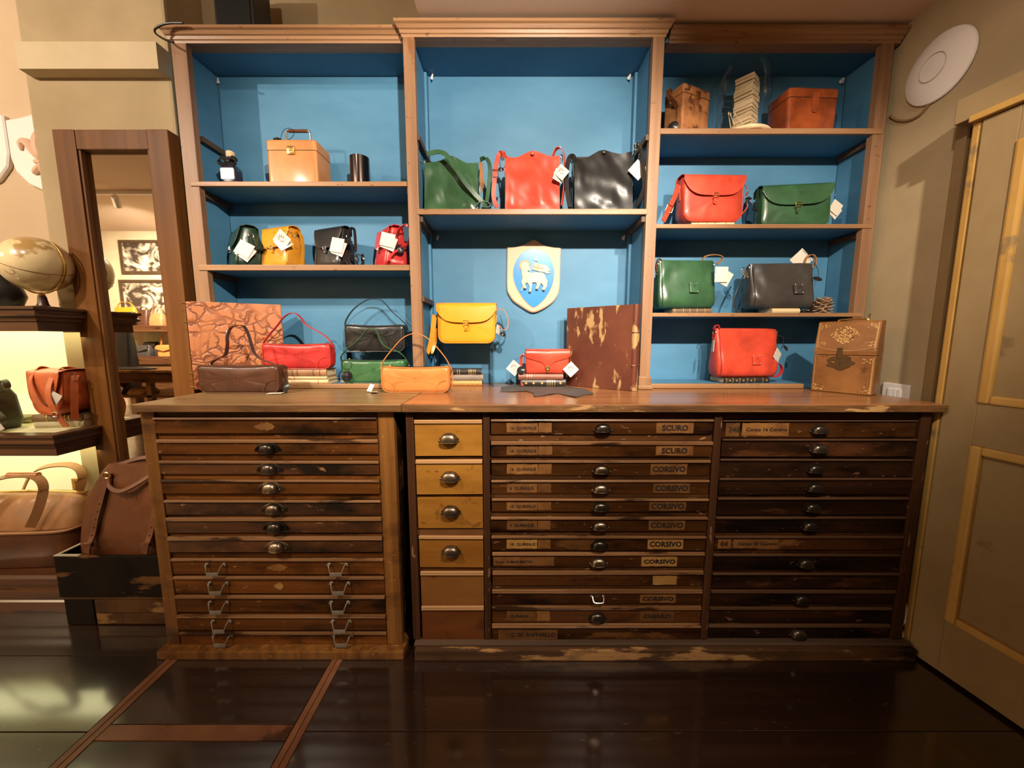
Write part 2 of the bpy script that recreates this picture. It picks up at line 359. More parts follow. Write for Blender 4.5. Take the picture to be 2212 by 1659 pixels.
def struct(o): o['kind'] = 'structure'; return o
def text(s, h, parent, m, pos, name='lettering', bold=.0, sx=1.0, align='LEFT', rotz=0, depth=.0006):
    cu = bpy.data.curves.new('t', 'FONT'); cu.body = s; cu.size = h * 1.4; cu.extrude = depth / 2; cu.offset = bold * h; cu.align_x = align; cu.resolution_u = 2
    o = bpy.data.objects.new('t', cu); C.objects.link(o); o.scale = (1, 1, 1)
    dg = bpy.context.evaluated_depsgraph_get(); me = bpy.data.meshes.new_from_object(o.evaluated_get(dg)); me.name = name
    bpy.data.objects.remove(o); bpy.data.curves.remove(cu)
    me.transform(Matrix.Translation(pos) @ Matrix.Rotation(rotz, 4, 'Z') @ Matrix.Rotation(R(90), 4, 'X') @ Matrix.Scale(sx, 4, (1, 0, 0)))
    me.materials.clear(); me.materials.append(m)
    if parent is not None: me.transform(root(parent).matrix_basis.inverted())
    return link(name, me, parent)
def ssec(w, d, z, yoff=0, p=5, n=48, xoff=0):
    r = []
    for k in range(n):
        a = 2 * math.pi * k / n; c, s_ = math.cos(a), math.sin(a)
        r.append(Vector((xoff + w / 2 * math.copysign(abs(c) ** (2 / p), c), yoff + d / 2 * math.copysign(abs(s_) ** (2 / p), s_), z)))
    return r
def rr(w, h, rt, rb, n=7, sag=0):
    """rounded outline, base at z=0, sag lowers the middle of the top edge"""
    pts = []
    def arc(cx, cz, r, a0):
        for k in range(n + 1):
            a = R(a0 + 90 * k / n); pts.append((cx + r * math.cos(a), cz + r * math.sin(a)))
    arc(w / 2 - rb, rb, rb, -90)
    for k in range(1, 5): pts.append((w / 2, rb + (h - rt - rb) * k / 5))
    arc(w / 2 - rt, h - rt, rt, 0)
    for k in range(1, 12): pts.append((w / 2 - rt - (w - 2 * rt) * k / 12, h - sag * math.sin(math.pi * k / 12)))
    arc(-w / 2 + rt, h - rt, rt, 90)
    for k in range(1, 5): pts.append((-w / 2, h - rt - (h - rt - rb) * k / 5))
    arc(-w / 2 + rb, rb, rb, 180)
    for k in range(1, 12): pts.append((-w / 2 + rb + (w - 2 * rb) * k / 12, 0))
    return pts
def wrinkle(amp, sc, seed):
    return lambda x, z: amp * (noise.noise(Vector((x * sc + seed, z * sc * .8 + seed * 1.7, seed))) + .5 * noise.noise(Vector((x * sc * 2.3, z * sc * 2.1 + seed, 3.1 * seed))))
# ================================================================== room shell
YB, YC, YK = 1.60, 1.57, 1.80       # bookcase front, centre bay front, back panel
WX = 1.535                          # right wall
ZC = .92                            # counter height
o = struct(M().box(-7.7, WX + .2, -3.2, 2.0, -.06, -.012).out('floor', floor_m, smooth=0)); FL = o
def plank(x0, x1, y0, y1, m=floor_m, nm='plank', z=0.0):
    M().box(x0 + .001, x1 - .001, y0 + .001, y1 - .001, -.012, z, .0012).out(nm, m, FL, smooth=0)
ys = [2.0, 1.209]
while ys[-1] > -3: ys.append(ys[-1] - .262)
for a, b in zip(ys, ys[1:]): plank(-7.6, -1.232, b, a)
ys = [2.0, .968]
plank(-1.188, -.642, .968, 2.0); plank(-1.188, -.642, .923, .968, strip_m, 'wood_strip', .001)
yy = .923
while yy > -3: plank(-1.188, -.642, yy - .29, yy); yy -= .29
yy = 2.0
for b in (1.5, 1.22, .949): plank(-.602, 1.66, b, yy); yy = b
while yy > -3: plank(-.602, 1.66, yy - .27, yy); yy -= .27
for xa, xb in ((-1.232, -1.210), (-1.210, -1.188), (-.642, -.622), (-.622, -.602)):
    plank(xa, xb, .05, 2.0, strip_m, 'wood_strip', .0008); plank(xa, xb, -3.1, .05, strip_m, 'wood_strip', .0008)
W_ = M().box(-1.42, WX + .1, 1.86, 1.98, 0, 2.9); W_.box(-2.0, -1.40, 1.66, 1.98, 0, 2.9, .012)
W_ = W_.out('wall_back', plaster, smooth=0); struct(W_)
LE = [P(30, 92, 1.66), P(45, 150, 1.608), P(365, 150, 1.608), P(105, 170, 1.66)]
m_ = M(); m_.prism([(-1.97, 1.70, 2.196), (-1.955, 1.605, 2.196), (-1.40, 1.605, 2.196), (-1.40, 1.70, 2.196)], (0, 0, .098))
struct(m_.out('trim_1', plaster_light, smooth=0))
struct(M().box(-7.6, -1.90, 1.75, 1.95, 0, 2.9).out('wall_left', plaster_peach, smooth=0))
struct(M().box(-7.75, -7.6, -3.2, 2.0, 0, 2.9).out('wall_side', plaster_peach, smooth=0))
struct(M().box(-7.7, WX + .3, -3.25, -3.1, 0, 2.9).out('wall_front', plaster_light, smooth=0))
m_ = M().box(WX, WX + .22, 1.25, 1.98, 0, 2.9); m_.box(1.66, 1.76, -3.1, 1.25, 0, 2.9); m_.box(WX, 1.66, -3.1, 1.25, 1.875, 2.9)
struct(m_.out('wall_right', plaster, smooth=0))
cl = struct(M().box(-7.7, WX + .3, -3.2, 2.0, 2.9, 3.0).out('ceiling', ceil_m, smooth=0))
m_ = M().box(-.352, 1.66, -3.1, 1.86, 2.345, 2.899); m_.out('lowered_ceiling', ceil_m, cl, smooth=0)
# door and casing on the right wall
dr = thing('door_1', 'grey and yellow panelled wooden door at the right end of the counter', 'door', (1.437, 1.222, 0), math.atan2(-.989, .15)); struct(dr)
del dr['category']; del dr['label']
# local x runs along the door toward the viewer, local -y... room side is +y? (x along door, y left-hand normal)
def dbox(n, m, x0, x1, y0, y1, z0, z1, bev=.002): return M().box(x0, x1, y0, y1, z0, z1, bev).out(n, m, dr, smooth=0)
# the room lies on local -y side of the door
DW, DH = .82, 1.795
st = .085
dbox('stile', door_m, .004, st, 0, .035, .012, DH); dbox('stile', door_m, DW - st, DW, 0, .035, .012, DH)
dbox('rail', door_m, st, DW - st, 0, .035, .012, .20); dbox('rail', door_m, st, DW - st, 0, .035, .80, .935); dbox('rail', door_m, st, DW - st, 0, .035, 1.70, DH)
for z0, z1 in ((.20, .80), (.935, 1.70)):
    dbox('panel', door_m, st, DW - st, .012, .03, z0, z1)
    for (a, b, c, d) in ((st, st + .026, z0, z1), (DW - st - .026, DW - st, z0, z1), (st + .026, DW - st - .026, z0, z0 + .026), (st + .026, DW - st - .026, z1 - .026, z1)):
        dbox('moulding', door_y, a, b, -.006, .014, c, d, .006)
cs = struct(M().box(1.492, WX, 1.232, 1.337, 0, 1.875, .004).out('trim_2', door_m, smooth=0))
M().box(1.486, 1.50, 1.290, 1.297, 0, 1.85).out('groove_bead', mat('casing_groove', (.13, .085, .035)), cs, smooth=0)
M().box(1.440, 1.50, 1.226, 1.246, 0, 1.83, .004).out('yellow_bead', door_y, cs, smooth=0)
dmx = Matrix.Translation((1.437, 1.222, 0)) @ Matrix.Rotation(math.atan2(-.989, .15), 4, 'Z')
M().box(-.06, .86, -.012, .06, 1.812, 1.885, .004, dmx).out('head', door_m, cs, smooth=0)
M().box(-.02, .86, -.018, .05, 1.798, 1.818, .004, dmx).out('yellow_bead', door_y, cs, smooth=0)
# ================================================================== bookcase
bc = thing('bookcase', 'tall wooden bookcase with blue painted back standing on the counter', 'bookcase', (0, 1.7, ZC))
def bb(n, m, x0, x1, y0, y1, z0, z1, bev=.002): return M().box(x0, x1, y0, y1, z0, z1, bev).out(n, m, bc, True, smooth=0)
ZT = 2.29
for (x0, x1, y) in ((-1.338, -1.279, YB), (-.420, -.376, YC), (.543, .587, YC), (1.453, 1.50, YB)):
    bb('stile', oakv, x0, x1, y, y + .028, ZC + (.02 if y == YB else .0), ZT)
for (x0, x1) in ((-1.338, -1.312), (-.412, -.385), (.549, .578), (1.488, 1.51)):
    bb('side_panel', blue, x0, x1, YB + .028 if x0 < -1 or x0 > 1 else YC + .028, YK, ZC, ZT + .01)
for (x0, x1) in ((-1.312, -.412), (-.385, .549), (.578, 1.488)):
    bb('back_panel', blue, x0, x1, YK, YK + .015, ZC, ZT + .03)
    bb('top_board', blue, x0, x1, (YC if x0 == -.385 else YB) + .01, YK, ZT + .004, ZT + .024)
for x in (-.385, .537): bb('inner_batten', blue, x, x + .012, YK - .035, YK, ZC, ZT)
def cornice(x0, x1, yf, yb, ret0=0, ret1=0):
    zb = ZT - .006
    pr = [(yb, zb), (yf, zb), (yf - .002, zb + .008), (yf - .006, zb + .010), (yf - .009, zb + .020), (yf - .014, zb + .022), (yf - .020, zb + .032), (yf - .027, zb + .036), (yf - .027, zb + .046), (yb, zb + .046)]
    a = [Vector((x0 - ret0 * (yf - y) / .027 if y < yf else x0, y, z)) for y, z in pr]; b = [Vector((x1 + ret1 * (yf - y) / .027 if y < yf else x1, y, z)) for y, z in pr]
    M().loft([a, b]).out('cornice', oak, bc, True, smooth=0)
cornice(-1.338, -.424, YB, YB + .05, .024, 0); cornice(-.424, .591, YC, YC + .05, .022, .022); cornice(.614, WX - .012, YB, YB + .05, 0, .008)
def shelf(x0, x1, y0, vt, vb, yf):
    zt, zb = zz(vt, yf), zz(vb, yf)
    s = bb('shelf', blue, x0, x1, yf + .012, YK, zb + .002, zt, .001)
    M().box(x0, x1, yf, yf + .013, zb, zt + .0005, .002).out('front_edge', oak, s, True, smooth=0)
    return zt
ZL1 = shelf(-1.312, -.412, 0, 392, 402, YB - .004); ZL2 = shelf(-1.312, -.412, 0, 572, 584, YB - .004)
ZC1 = shelf(-.382, .547, 0, 451, 463, YC - .004)
ZR1 = shelf(.582, 1.488, 0, 277, 289, YB - .004); ZR2 = shelf(.582, 1.488, 0, 484, 493, YB - .004); ZR3 = shelf(.582, 1.488, 0, 676, 684, YB - .004)
def cleat(x0, x1, yf, z): 
    M().box(x0, x1, yf + .006, YK - .02, z - .022, z, .002).out('cleat', oakv if x0 > 9 else mat('dark_cleat_wood', (.06, .035, .022), (.1, .055, .03), .6), bc, True, smooth=0)
for z in (ZL1, ZL2): cleat(-1.312, -1.290, YB, z - .022); cleat(-.434, -.412, YB, z - .022)
for z in (ZC1,): cleat(-.385, -.363, YC, z - .026); cleat(.527, .549, YC, z - .026)
for z in (ZR1, ZR2, ZR3): cleat(1.466, 1.488, YB, z - .022); cleat(.578, .600, YB, z - .022)
cleat(-1.312, -1.290, YB + .05, zz(283, 1.62)); zc2 = zz(297, 1.60); cleat(-.385, -.367, YC, zc2); cleat(.531, .549, YC, zc2)
cleat(-.385, -.367, YC, zz(640, 1.58))
# bottom trim and plinth blocks
for x0, x1 in ((-1.28, -.42), (.587, 1.262)):
    bb('bottom_trim', oak, x0, x1, YB - .012, YB + .01, ZC + .001, ZC + .021, .004)
    bb('bay_floor', blue, x0 - .03, max(x1, 1.488) if x1 > 1 else x1 + .008, YB + .01, YK, ZC + .001, ZC + .019, .001)
for x0, x1 in ((-.425, -.371), (.538, .592)):
    bb('plinth_block', oakv, x0, x1, YC - .008, YC + .03, ZC + .001, ZC + .055, .004); bb('plinth_block', oakv, x0 - .004, x1 + .006, YC - .016, YC + .03, ZC + .001, ZC + .018, .004)
for u, v in ((473, 178), (933, 170), (1357, 170), (1814, 178), (945, 515), (1345, 515)):
    p = P(u, v, YK - .006); m_ = M()
    m_.ell((p.x, p.y - .004, p.z), .006, .005, .008, 8, 6); m_.tube([p + Vector((0, -.006, .004)), p + Vector((.006, -.012, .010)), p + Vector((.002, -.013, -.012))], .0028, 6, smooth=3)
    m_.out('white_hook', white_p, bc, True)
# ================================================================== chests of shallow drawers
YF = 1.222
def cup_pull(w_=.052, h_=.026, dd=.020, rings=1):
    m = M(); nA, nB = 14, 7; g = []
    for j in range(nB + 1):
        b = (math.pi / 2) * j / nB; row = []
        for i in range(nA + 1):
            a = math.pi * i / nA
            rx = w_ / 2 * (math.sin(b) ** .6 if b > 0 else 0); 
            x = w_ / 2 * math.copysign(abs(math.cos(a)) ** .75, math.cos(a)) * (1 if j == nB else math.sin(b) ** .55)
            z = h_ * math.sin(a) ** .8 * (1 if j == nB else math.sin(b) ** .55) - h_ * .35
            y = -dd * math.cos(b) ** .7 if j < nB else 0
            row.append((x, y, z))
        g.append(row)
    m.sheet(g, .0016)
    m.tube([(-w_ / 2 - .002, -.002, -h_ * .35), (-w_ * .42, -dd * .75, -h_ * .37), (0, -dd, -h_ * .38), (w_ * .42, -dd * .75, -h_ * .37), (w_ / 2 + .002, -.002, -h_ * .35)], .0014, 6, smooth=4)
    for k in range(rings):
        e = .007 + .006 * k
        pts = [((w_ / 2 + e) * math.cos(math.pi * i / 18), (h_ * .65 + e * .5) * math.sin(math.pi * i / 18) - h_ * .35) for i in range(19)]
        m.prism([(x, -.0022 + .0008 * k, z) for x, z in pts], (0, .003, 0))
        if k or rings > 1: m.tube([(x, -.003, z) for x, z in pts], .0016, 6)
    for sx in (-1, 1): m.ell((sx * (w_ / 2 + .004), -.003, -h_ * .25), .0032, .003, .0032, 8, 5)
    return m.out('handle', pewter, None, data=True)
PULL = cup_pull(); PULL_D = PULL.copy(); PULL_D.materials.clear(); PULL_D.materials.append(darkpull)
PULL_A = cup_pull(.058, .030, .024); PULL_L = cup_pull(.050, .030, .026, 3); PULL_LD = PULL_L.copy(); PULL_LD.materials.clear(); PULL_LD.materials.append(darkpull)
def bail():
    m = M()
    for s in (-1, 1):
        m.ell((s * .030, -.003, .012), .007, .004, .006, 10, 6)
        m.tube([(s * .029, -.004, .013), (s * .027, -.014, .010), (s * .021, -.020, -.008), (s * .020, -.020, -.011)], .0022, 6, smooth=3)
        m.tube([(s * .029, -.004, .013), (s * .037, -.006, .008)], .0025, 6)
    m.box(-.021, .021, -.0225, -.0185, -.0225, -.0085, .001)
    return m.out('handle', steel, None, data=True)
BAIL = bail()
def small_bail():
    m = M(); m.tube([(-.02, -.003, .008), (-.018, -.014, -.002), (-.012, -.018, -.006), (.012, -.018, -.006), (.018, -.014, -.002), (.02, -.003, .008)], .0024, 6, smooth=3)
    for s in (-1, 1): m.ell((s * .021, -.002, .008), .006, .003, .005, 8, 5)
    return m.out('handle', nickel, None, data=True)
SBAIL = small_bail()
def drawer(par, x0, x1, vt, vb, mt, bead=True, bh=.008, yo=None, beadm=None):
    y = YF + (rnd.uniform(-.004, .004) if yo is None else yo); zt, zb = zz(vt, y), zz(vb, y); tl = rnd.uniform(-.0012, .0012)
    pr = [(y + .03, zb), (y, zb), (y - .001, zt - bh), (y + .002, zt - bh + .001), (y + .002, zt - .001), (y + .03, zt - .001)]
    d = M().loft([[Vector((x0, a, b)) for a, b in pr], [Vector((x1, a, b + tl)) for a, b in pr]]).out('drawer', mt, par, True, smooth=0)
    if bead:
        pr = [(y + .002, zt - bh), (y - .003, zt - bh), (y - .0065, zt - bh * .8), (y - .007, zt - bh * .55), (y - .004, zt - bh * .5), (y - .005, zt - bh * .25), (y - .004, zt), (y + .002, zt)]
        M().loft([[Vector((x0, a, b)) for a, b in pr], [Vector((x1, a, b + tl)) for a, b in pr]]).out('top_bead', beadm or bead_m, d, True, smooth=0)
    return d, y, zb, zt - bh
def rail(par, x0, x1, vt, vb, m=rail_m, yo=.006):
    y = YF + yo + rnd.uniform(-.001, .001); return M().box(x0, x1, y, y + .02, zz(vb, y), zz(vt, y), .0015).out('rail', m, par, True, smooth=0)
def handle(me, d, x, y, z, par):
    h = link('handle', me, d, Vector((x, y, z)) - Vector(root(par).location)); return h
# ---- left chest
lc = thing('drawer_chest', 'brown wooden flat drawer chest with twelve shallow drawers, left of the dark gap', 'chest', (-.82, 1.5, 0))
def lb(n, m, *a, bev=.003): return M().box(*a, bev).out(n, m, lc, True, smooth=0)
lb('top', counter_l, -1.25, -.366, 1.20, 1.80, .893, ZC, bev=.002)
e_ = M()
lb('top_edge', edge_m, -1.2515, -.3665, 1.1985, 1.206, .894, .917, bev=.0015)
lb('side_panel', chest_s, -1.247, -1.225, 1.245, 1.795, .05, .892); lb('side_panel', case_r, -.419, -.397, 1.245, 1.795, .05, .892)
lb('back_panel', case_r, -1.225, -.419, 1.775, 1.795, .05, .892)
lb('stile', chest_s, -1.249, -1.203, YF, YF + .025, .032, .892); lb('stile', chest_s, -.452, -.397, YF, YF + .025, .032, .892)
lb('base', chest_s, -1.262, -.385, 1.19, 1.80, .0, .031, bev=.004)
lb('bottom_rail', chest_l, -1.203, -.452, YF + .002, YF + .025, .032, zz(1393, YF)); lb('drawer_bay_back', case_r, -1.222, -.421, YF + .034, YF + .04, .05, .89)
LR = [(902, 936, 5), (949, 981, 8), (995, 1024, 6), (1036, 1066, 5), (1080, 1112, 5), (1118, 1151, 8), (1159, 1193, 9), (1206, 1240, 6), (1245, 1281, 6), (1286, 1322, 7), (1328, 1361, 7), (1365, 1391, 6)]
dk = {2: 1, 5: 1, 6: 1, 4: 1}
chest_dk = mat('chest_dark_wood', (.03, .010, .003), (.11, .038, .010), .38, scale=7, stretch=(.4, 3, 3), ramp=(.25, .75), stain=(.006, .003, .002), stain_at=.43, speck=(.2, .1, .04), bump=.2, bump_scale=40)
pv = 888
for i, (vt, vb, bh) in enumerate(LR):
    rail(lc, -1.203, -.452, pv, vt - 1, chest_l, .008); pv = vb + 1
    d, y, zb, zt = drawer(lc, -1.201, -.454, vt, vb, chest_dk if i in dk else chest_l, True, bh * .0016, beadm=bead_m)
    zm = (zb + zt) / 2
    if 1 <= i <= 6: handle(PULL_LD if i in (1, 2, 5) else PULL_L, d, -.828 + i * .0012, y, zm + .002, lc)
    if i >= 7:
        for x in (-1.043, -.612): handle(BAIL, d, x + rnd.uniform(-.004, .004), y, zm + (.002 if i < 11 else .008), lc)
    if i in (0, 7, 8):  # scar where a handle or label once sat
        m_ = M(); n_ = 22
        pts = [((-.828 + (.034 if i < 8 else .016) * math.cos(2 * math.pi * k / n_) * (1 + .18 * math.sin(k * 5.3))), y - .0016, zm + .013 * math.sin(2 * math.pi * k / n_) * (1 + .2 * math.cos(k * 3.7))) for k in range(n_)]
        m_.prism(pts, (0, .0015, 0)); m_.out('label_remnant', label_m if i < 8 else label_y, d, True, smooth=0)
# ---- right chest
rc = thing('type_cabinet', 'dark typecase cabinet with lettered shallow drawers and ochre drawers, right of the gap', 'cabinet', (.52, 1.5, 0))
def rb(n, m, *a, bev=.003): return M().box(*a, bev).out(n, m, rc, True, smooth=0)
RX = 1.408
rb('top', counter_m, -.362, 1.43, 1.198, 1.80, .893, ZC, bev=.002)
rb('top_edge', edge_m, -.3625, 1.4305, 1.1965, 1.204, .894, .917, bev=.0015)
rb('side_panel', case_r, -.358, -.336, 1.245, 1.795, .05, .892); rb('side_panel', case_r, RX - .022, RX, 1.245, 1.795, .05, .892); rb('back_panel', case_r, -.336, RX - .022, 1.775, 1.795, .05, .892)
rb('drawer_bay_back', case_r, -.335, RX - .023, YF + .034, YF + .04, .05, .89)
for x0, x1 in ((-.357, -.331), (-.098, -.075), (.680, .706), (1.372, RX)): rb('stile', frame_d, x0, x1, YF - .004, YF + .025, .055, .892)
rb('base', base_m, -.345, 1.432, 1.185, 1.80, 0, .042, bev=.005); rb('sill', mat('grey_worn_sill', (.05, .03, .018), (.09, .055, .035), .5, scale=9, stretch=SX), -.35, 1.425, 1.20, 1.79, .0425, .054, bev=.004)
rb('top_rail', case_d, -.331, 1.372, YF + .003, YF + .025, zz(906, YF), .892)
AR = [(907, 985, .014), (993, 1068, .015), (1075, 1141, .0), (1157, 1225, .011), (1234, 1307, .015), (1309, 1388, .016)]
pv = None
for i, (vt, vb, bh) in enumerate(AR):
    m_ = ochre if i < 4 else ochre_d
    if i == 3: m_ = mat('amber_drawer_wood', (.16, .062, .010), (.24, .10, .018), .36, spec=.12, scale=6, stretch=(.5, 2, 2), wear=(.14, .05, .014), wear_at=.62, wear_scale=18)
    if i == 5: m_ = mat('red_brown_drawer_wood', (.075, .022, .006), (.12, .038, .010), .4, spec=.12, scale=6, stretch=(.5, 2, 2), wear=(.06, .02, .008), wear_at=.62, wear_scale=12)
    if pv: rail(rc, -.331, -.098, pv, vt - 1, mat('drawer_gap_wood', (.09, .035, .012), (.13, .055, .018), .4) if i == 3 else case_d, .006)
    pv = vb + 1
    d, y, zb, zt = drawer(rc, -.328 + .001 * i, -.101, vt, vb, m_, bh > 0, max(bh, .002), beadm=mat('pale_bead_wood', (.26, .14, .06), (.40, .23, .11), .33, scale=12, stretch=SX))
    if i < 4: handle(PULL_A, d, -.2155 + (.004 if i in (1, 2) else .002) , y, (zb + zt) / 2 + (.006 if i == 0 else .010), rc)
BR = [(906, 938, 5), (953, 986, 9), (994, 1027, 6), (1037, 1067, 5), (1077, 1105, 5), (1116, 1147, 6), (1157, 1188, 6), (1193, 1225, 8), (1233, 1265, 10), (1273, 1304, 10), (1309, 1344, 9), (1347, 1386, 11)]
CR = [(908, 945, 3), (948, 986, 5), (991, 1030, 5), (1033, 1068, 5), (1075, 1112, 5), (1116, 1150, 6), (1157, 1187, 6), (1196, 1230, 6), (1237, 1270, 5), (1274, 1305, 9), (1311, 1345, 7), (1348, 1379, 9)]
LT = ['14  QUIRINUS', '16  QUIRINUS', '16  QUIRINUS', '6  QUIRINUS', '10  QUIRINUS', '4  QUIRINUS', '10  QUIRINUS', 'Corpo 12 MAGUERITTA', None, None, 'QUIRINUS', None]
RT = ['SCURO', 'SCURO', 'CORSIVO', 'CORSIVO', 'CORSIVO', 'CORSIVO', 'CORSIVO', 'CORSIVO', '', 'CORSIVO', 'CHIARO', None]
def card(par, d, x0, x1, z0, z1, y, m=label_m, n=10):
    jag = lambda: rnd.uniform(-.0012, .0012)
    pts = [(x0 + jag(), z0)] + [(x0 + (x1 - x0) * k / n, z0 + jag()) for k in range(1, n)] + [(x1 + jag(), z0), (x1 + jag() * 2, (z0 + z1) / 2), (x1 + jag(), z1)] + [(x1 - (x1 - x0) * k / n, z1 + jag()) for k in range(1, n)] + [(x0 + jag(), z1)]
    M().prism([(x, y - .0012, z) for x, z in pts], (0, .0018, 0)).out('label_card', m, d, True, smooth=0)
pv = pc = None
for i, (vt, vb, bh) in enumerate(BR):
    if pv: rail(rc, -.075, .680, pv, vt - 1)
    pv = vb + 1
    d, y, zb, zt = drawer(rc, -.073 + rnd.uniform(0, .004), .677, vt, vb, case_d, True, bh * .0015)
    zm = (zb + zt) / 2; hh = zt - zb
    if i in (0, 2, 3, 4, 5, 6, 7, 10): handle(PULL if i in (2, 3, 5, 7) else PULL_D, d, .306, y, zm - .001, rc)
    if i == 9: handle(SBAIL, d, .306, y, zm + .002, rc)
    if LT[i]:
        card(rc, d, -.018 if i != 7 else -.066, .088 if i != 7 else .118, zb + .006, zt - .005, y, label_y if i == 6 else label_m)
        card(rc, d, .09 if i != 7 else .12, .135 if i != 7 else .150, zb + .006, zt - .004, y, label_m)
        text(LT[i], .0105 if i != 7 else .009, d, ink, (-.008 if i != 7 else -.06, y - .002, zm - .005), bold=.02)
    if i == 11: card(rc, d, -.05, .165, zb + .010, zt - .008, y); text('C. 10  RAFFAELLO', .0145, d, ink, (-.005, y - .002, zm - .005), bold=.03)
    if RT[i] is not None:
        x0 = .487 if i in (0, 1, 3) else (.475 if i < 7 else .458)
        if i == 8: x0 = .50
        card(rc, d, x0, x0 + (.125 if RT[i] else .085), zb + .004, zt - .003, y, label_y if i in (6, 7, 8) else label_m)
        if RT[i]: text(RT[i], .019 if i < 7 else .015, d, ink, (x0 + .063, y - .002, zm - (.0085 if i < 7 else .007)), bold=.05, sx=1.0 if i < 7 else 1.25, align='CENTER')
for i, (vt, vb, bh) in enumerate(CR):
    if pc: rail(rc, .706, 1.372, pc, vt - 1, case_d)
    pc = vb + 1
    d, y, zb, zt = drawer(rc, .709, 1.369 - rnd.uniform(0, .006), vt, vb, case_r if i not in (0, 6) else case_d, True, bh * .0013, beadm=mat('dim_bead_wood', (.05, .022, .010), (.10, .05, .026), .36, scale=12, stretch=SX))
    zm = (zb + zt) / 2
    if i in (0, 1, 2, 3, 4, 5, 7, 9, 11): handle(PULL_D, d, 1.037, y, zm, rc)
    if i in (0, 6):
        card(rc, d, .722, .768, zb + .005, zt - .005, y); card(rc, d, .776, .935, zb + .006, zt - .005, y)
        text('348' if i == 0 else '84', .019, d, ink, (.730, y - .002, zm - .009), bold=.01); text('Corpo 16 Corsivo' if i == 0 else 'Corpo 20 Corsivo', .0115, d, ink, (.790, y - .002, zm - .005), bold=.03, sx=1.15)
# ================================================================== goods: builders
def XA(u, Y, z): return (u - 1106) / F * (Y * cp - (z - H) * sp)
def spot(u0, u1, Yf, z, D):
    """base centre and width of a thing whose front face at depth Yf spans pixels u0..u1 of the photo"""
    a, b = XA(u0, Yf, z), XA(u1, Yf, z); return Vector(((a + b) / 2, Yf + D / 2, z)), b - a
def hand_print(par, mx, s, m=None):
    """little open-hand mark printed on a tag: mx maps (x,z) tag plane to space"""
    k = M()
    for a, r0, r1 in ((62, .26, .40), (38, .28, .52), (14, .28, .56), (-10, .27, .52), (-36, .24, .44)):
        a = R(a); dx, dz = -math.sin(a), math.cos(a); px, pz = dz, -dx; w_ = .035
        pts = [(dx * r0 - px * w_, dz * r0 - pz * w_), (dx * r0 + px * w_, dz * r0 + pz * w_), (dx * r1 + px * w_, dz * r1 + pz * w_), (dx * r1 - px * w_, dz * r1 - pz * w_)]
        k.prism([mx @ Vector((x * s, -.0012, z * s - .1 * s)) for x, z in pts], mx.to_3x3() @ Vector((0, .0006, 0)))
    for i in range(7):
        a0, a1 = R(200 + i * 22), R(214 + i * 22)
        pts = [(math.cos(a0) * .12, math.sin(a0) * .14), (math.cos(a0) * .2, math.sin(a0) * .22), (math.cos(a1) * .2, math.sin(a1) * .22), (math.cos(a1) * .12, math.sin(a1) * .14)]
        k.prism([mx @ Vector((x * s, -.0012, z * s)) for x, z in pts], mx.to_3x3() @ Vector((0, .0006, 0)))
    k.out('hand_print', print_m, par)
def price_tag(t, c, s, roll=45, yaw=0, pitch=0, hand=False, tie=None, w_=1.0, second=False):
    mx = Matrix.Translation(c) @ Matrix.Rotation(R(yaw), 4, 'Z') @ Matrix.Rotation(R(pitch), 4, 'X') @ Matrix.Rotation(R(roll), 4, 'Y')
    m = M().box(-s / 2 * w_, s / 2 * w_, -.0008, .0008, -s / 2, s / 2, 0, mx)
    o = m.out('price_tag', paper, t, smooth=0)
    if second: M().box(-s / 2 * w_, s / 2 * w_, .004, .0056, -s / 2, s / 2, 0, mx @ Matrix.Translation((.008, 0, -.010)) @ Matrix.Rotation(R(9), 4, 'Y')).out('price_tag', paper, t, smooth=0)
    if hand: hand_print(o, mx @ Matrix.Rotation(R(-roll), 4, 'Y'), s * .8)
    if tie is not None:
        top = mx @ Vector((-s / 2 * w_ * .85, 0, s * .42)); mid = (top + Vector(tie)) / 2 + Vector((.004, -.004, .004))
        M().tube([Vector(tie), mid, top], .0007, 5, smooth=4).out('string', black_p, t)
def alarm_tag(t, c, r=.016, tilt=(60, 20), tie=None):
    mx = Matrix.Rotation(R(tilt[1]), 4, 'Z') @ Matrix.Rotation(R(tilt[0]), 4, 'X')
    M().lathe([(.001, -.004), (r * .7, -.0035), (r, 0), (r * .75, .003), (r * .3, .006), (.001, .008)], c, 16, mx).out('security_tag', black_p, t)
    if tie is not None: M().tube([Vector(tie), (Vector(tie) + Vector(c)) / 2 + Vector((.006, -.006, -.004)), Vector(c)], .0011, 5, smooth=4).out('tether', black_p, t)
def ring(t, c, r, wire=.0016, rot=(0, 0, 0), m=None, sq=False, w_=None):
    mx = Matrix.Translation(c) @ Matrix.Rotation(R(rot[2]), 4, 'Z') @ Matrix.Rotation(R(rot[0]), 4, 'X') @ Matrix.Rotation(R(rot[1]), 4, 'Y')
    if sq: pts = [(-(w_ or r), 0, -r), ((w_ or r), 0, -r), ((w_ or r), 0, r), (-(w_ or r), 0, r)]; pts = [mx @ Vector(p) for p in pts]; q = []
    else: pts = [mx @ Vector((r * math.cos(a), 0, r * math.sin(a))) for a in [2 * math.pi * k / 14 for k in range(14)]]
    M().tube(pts, wire, 6, closed=True).out('buckle' if sq else 'ring', m or brass, t)
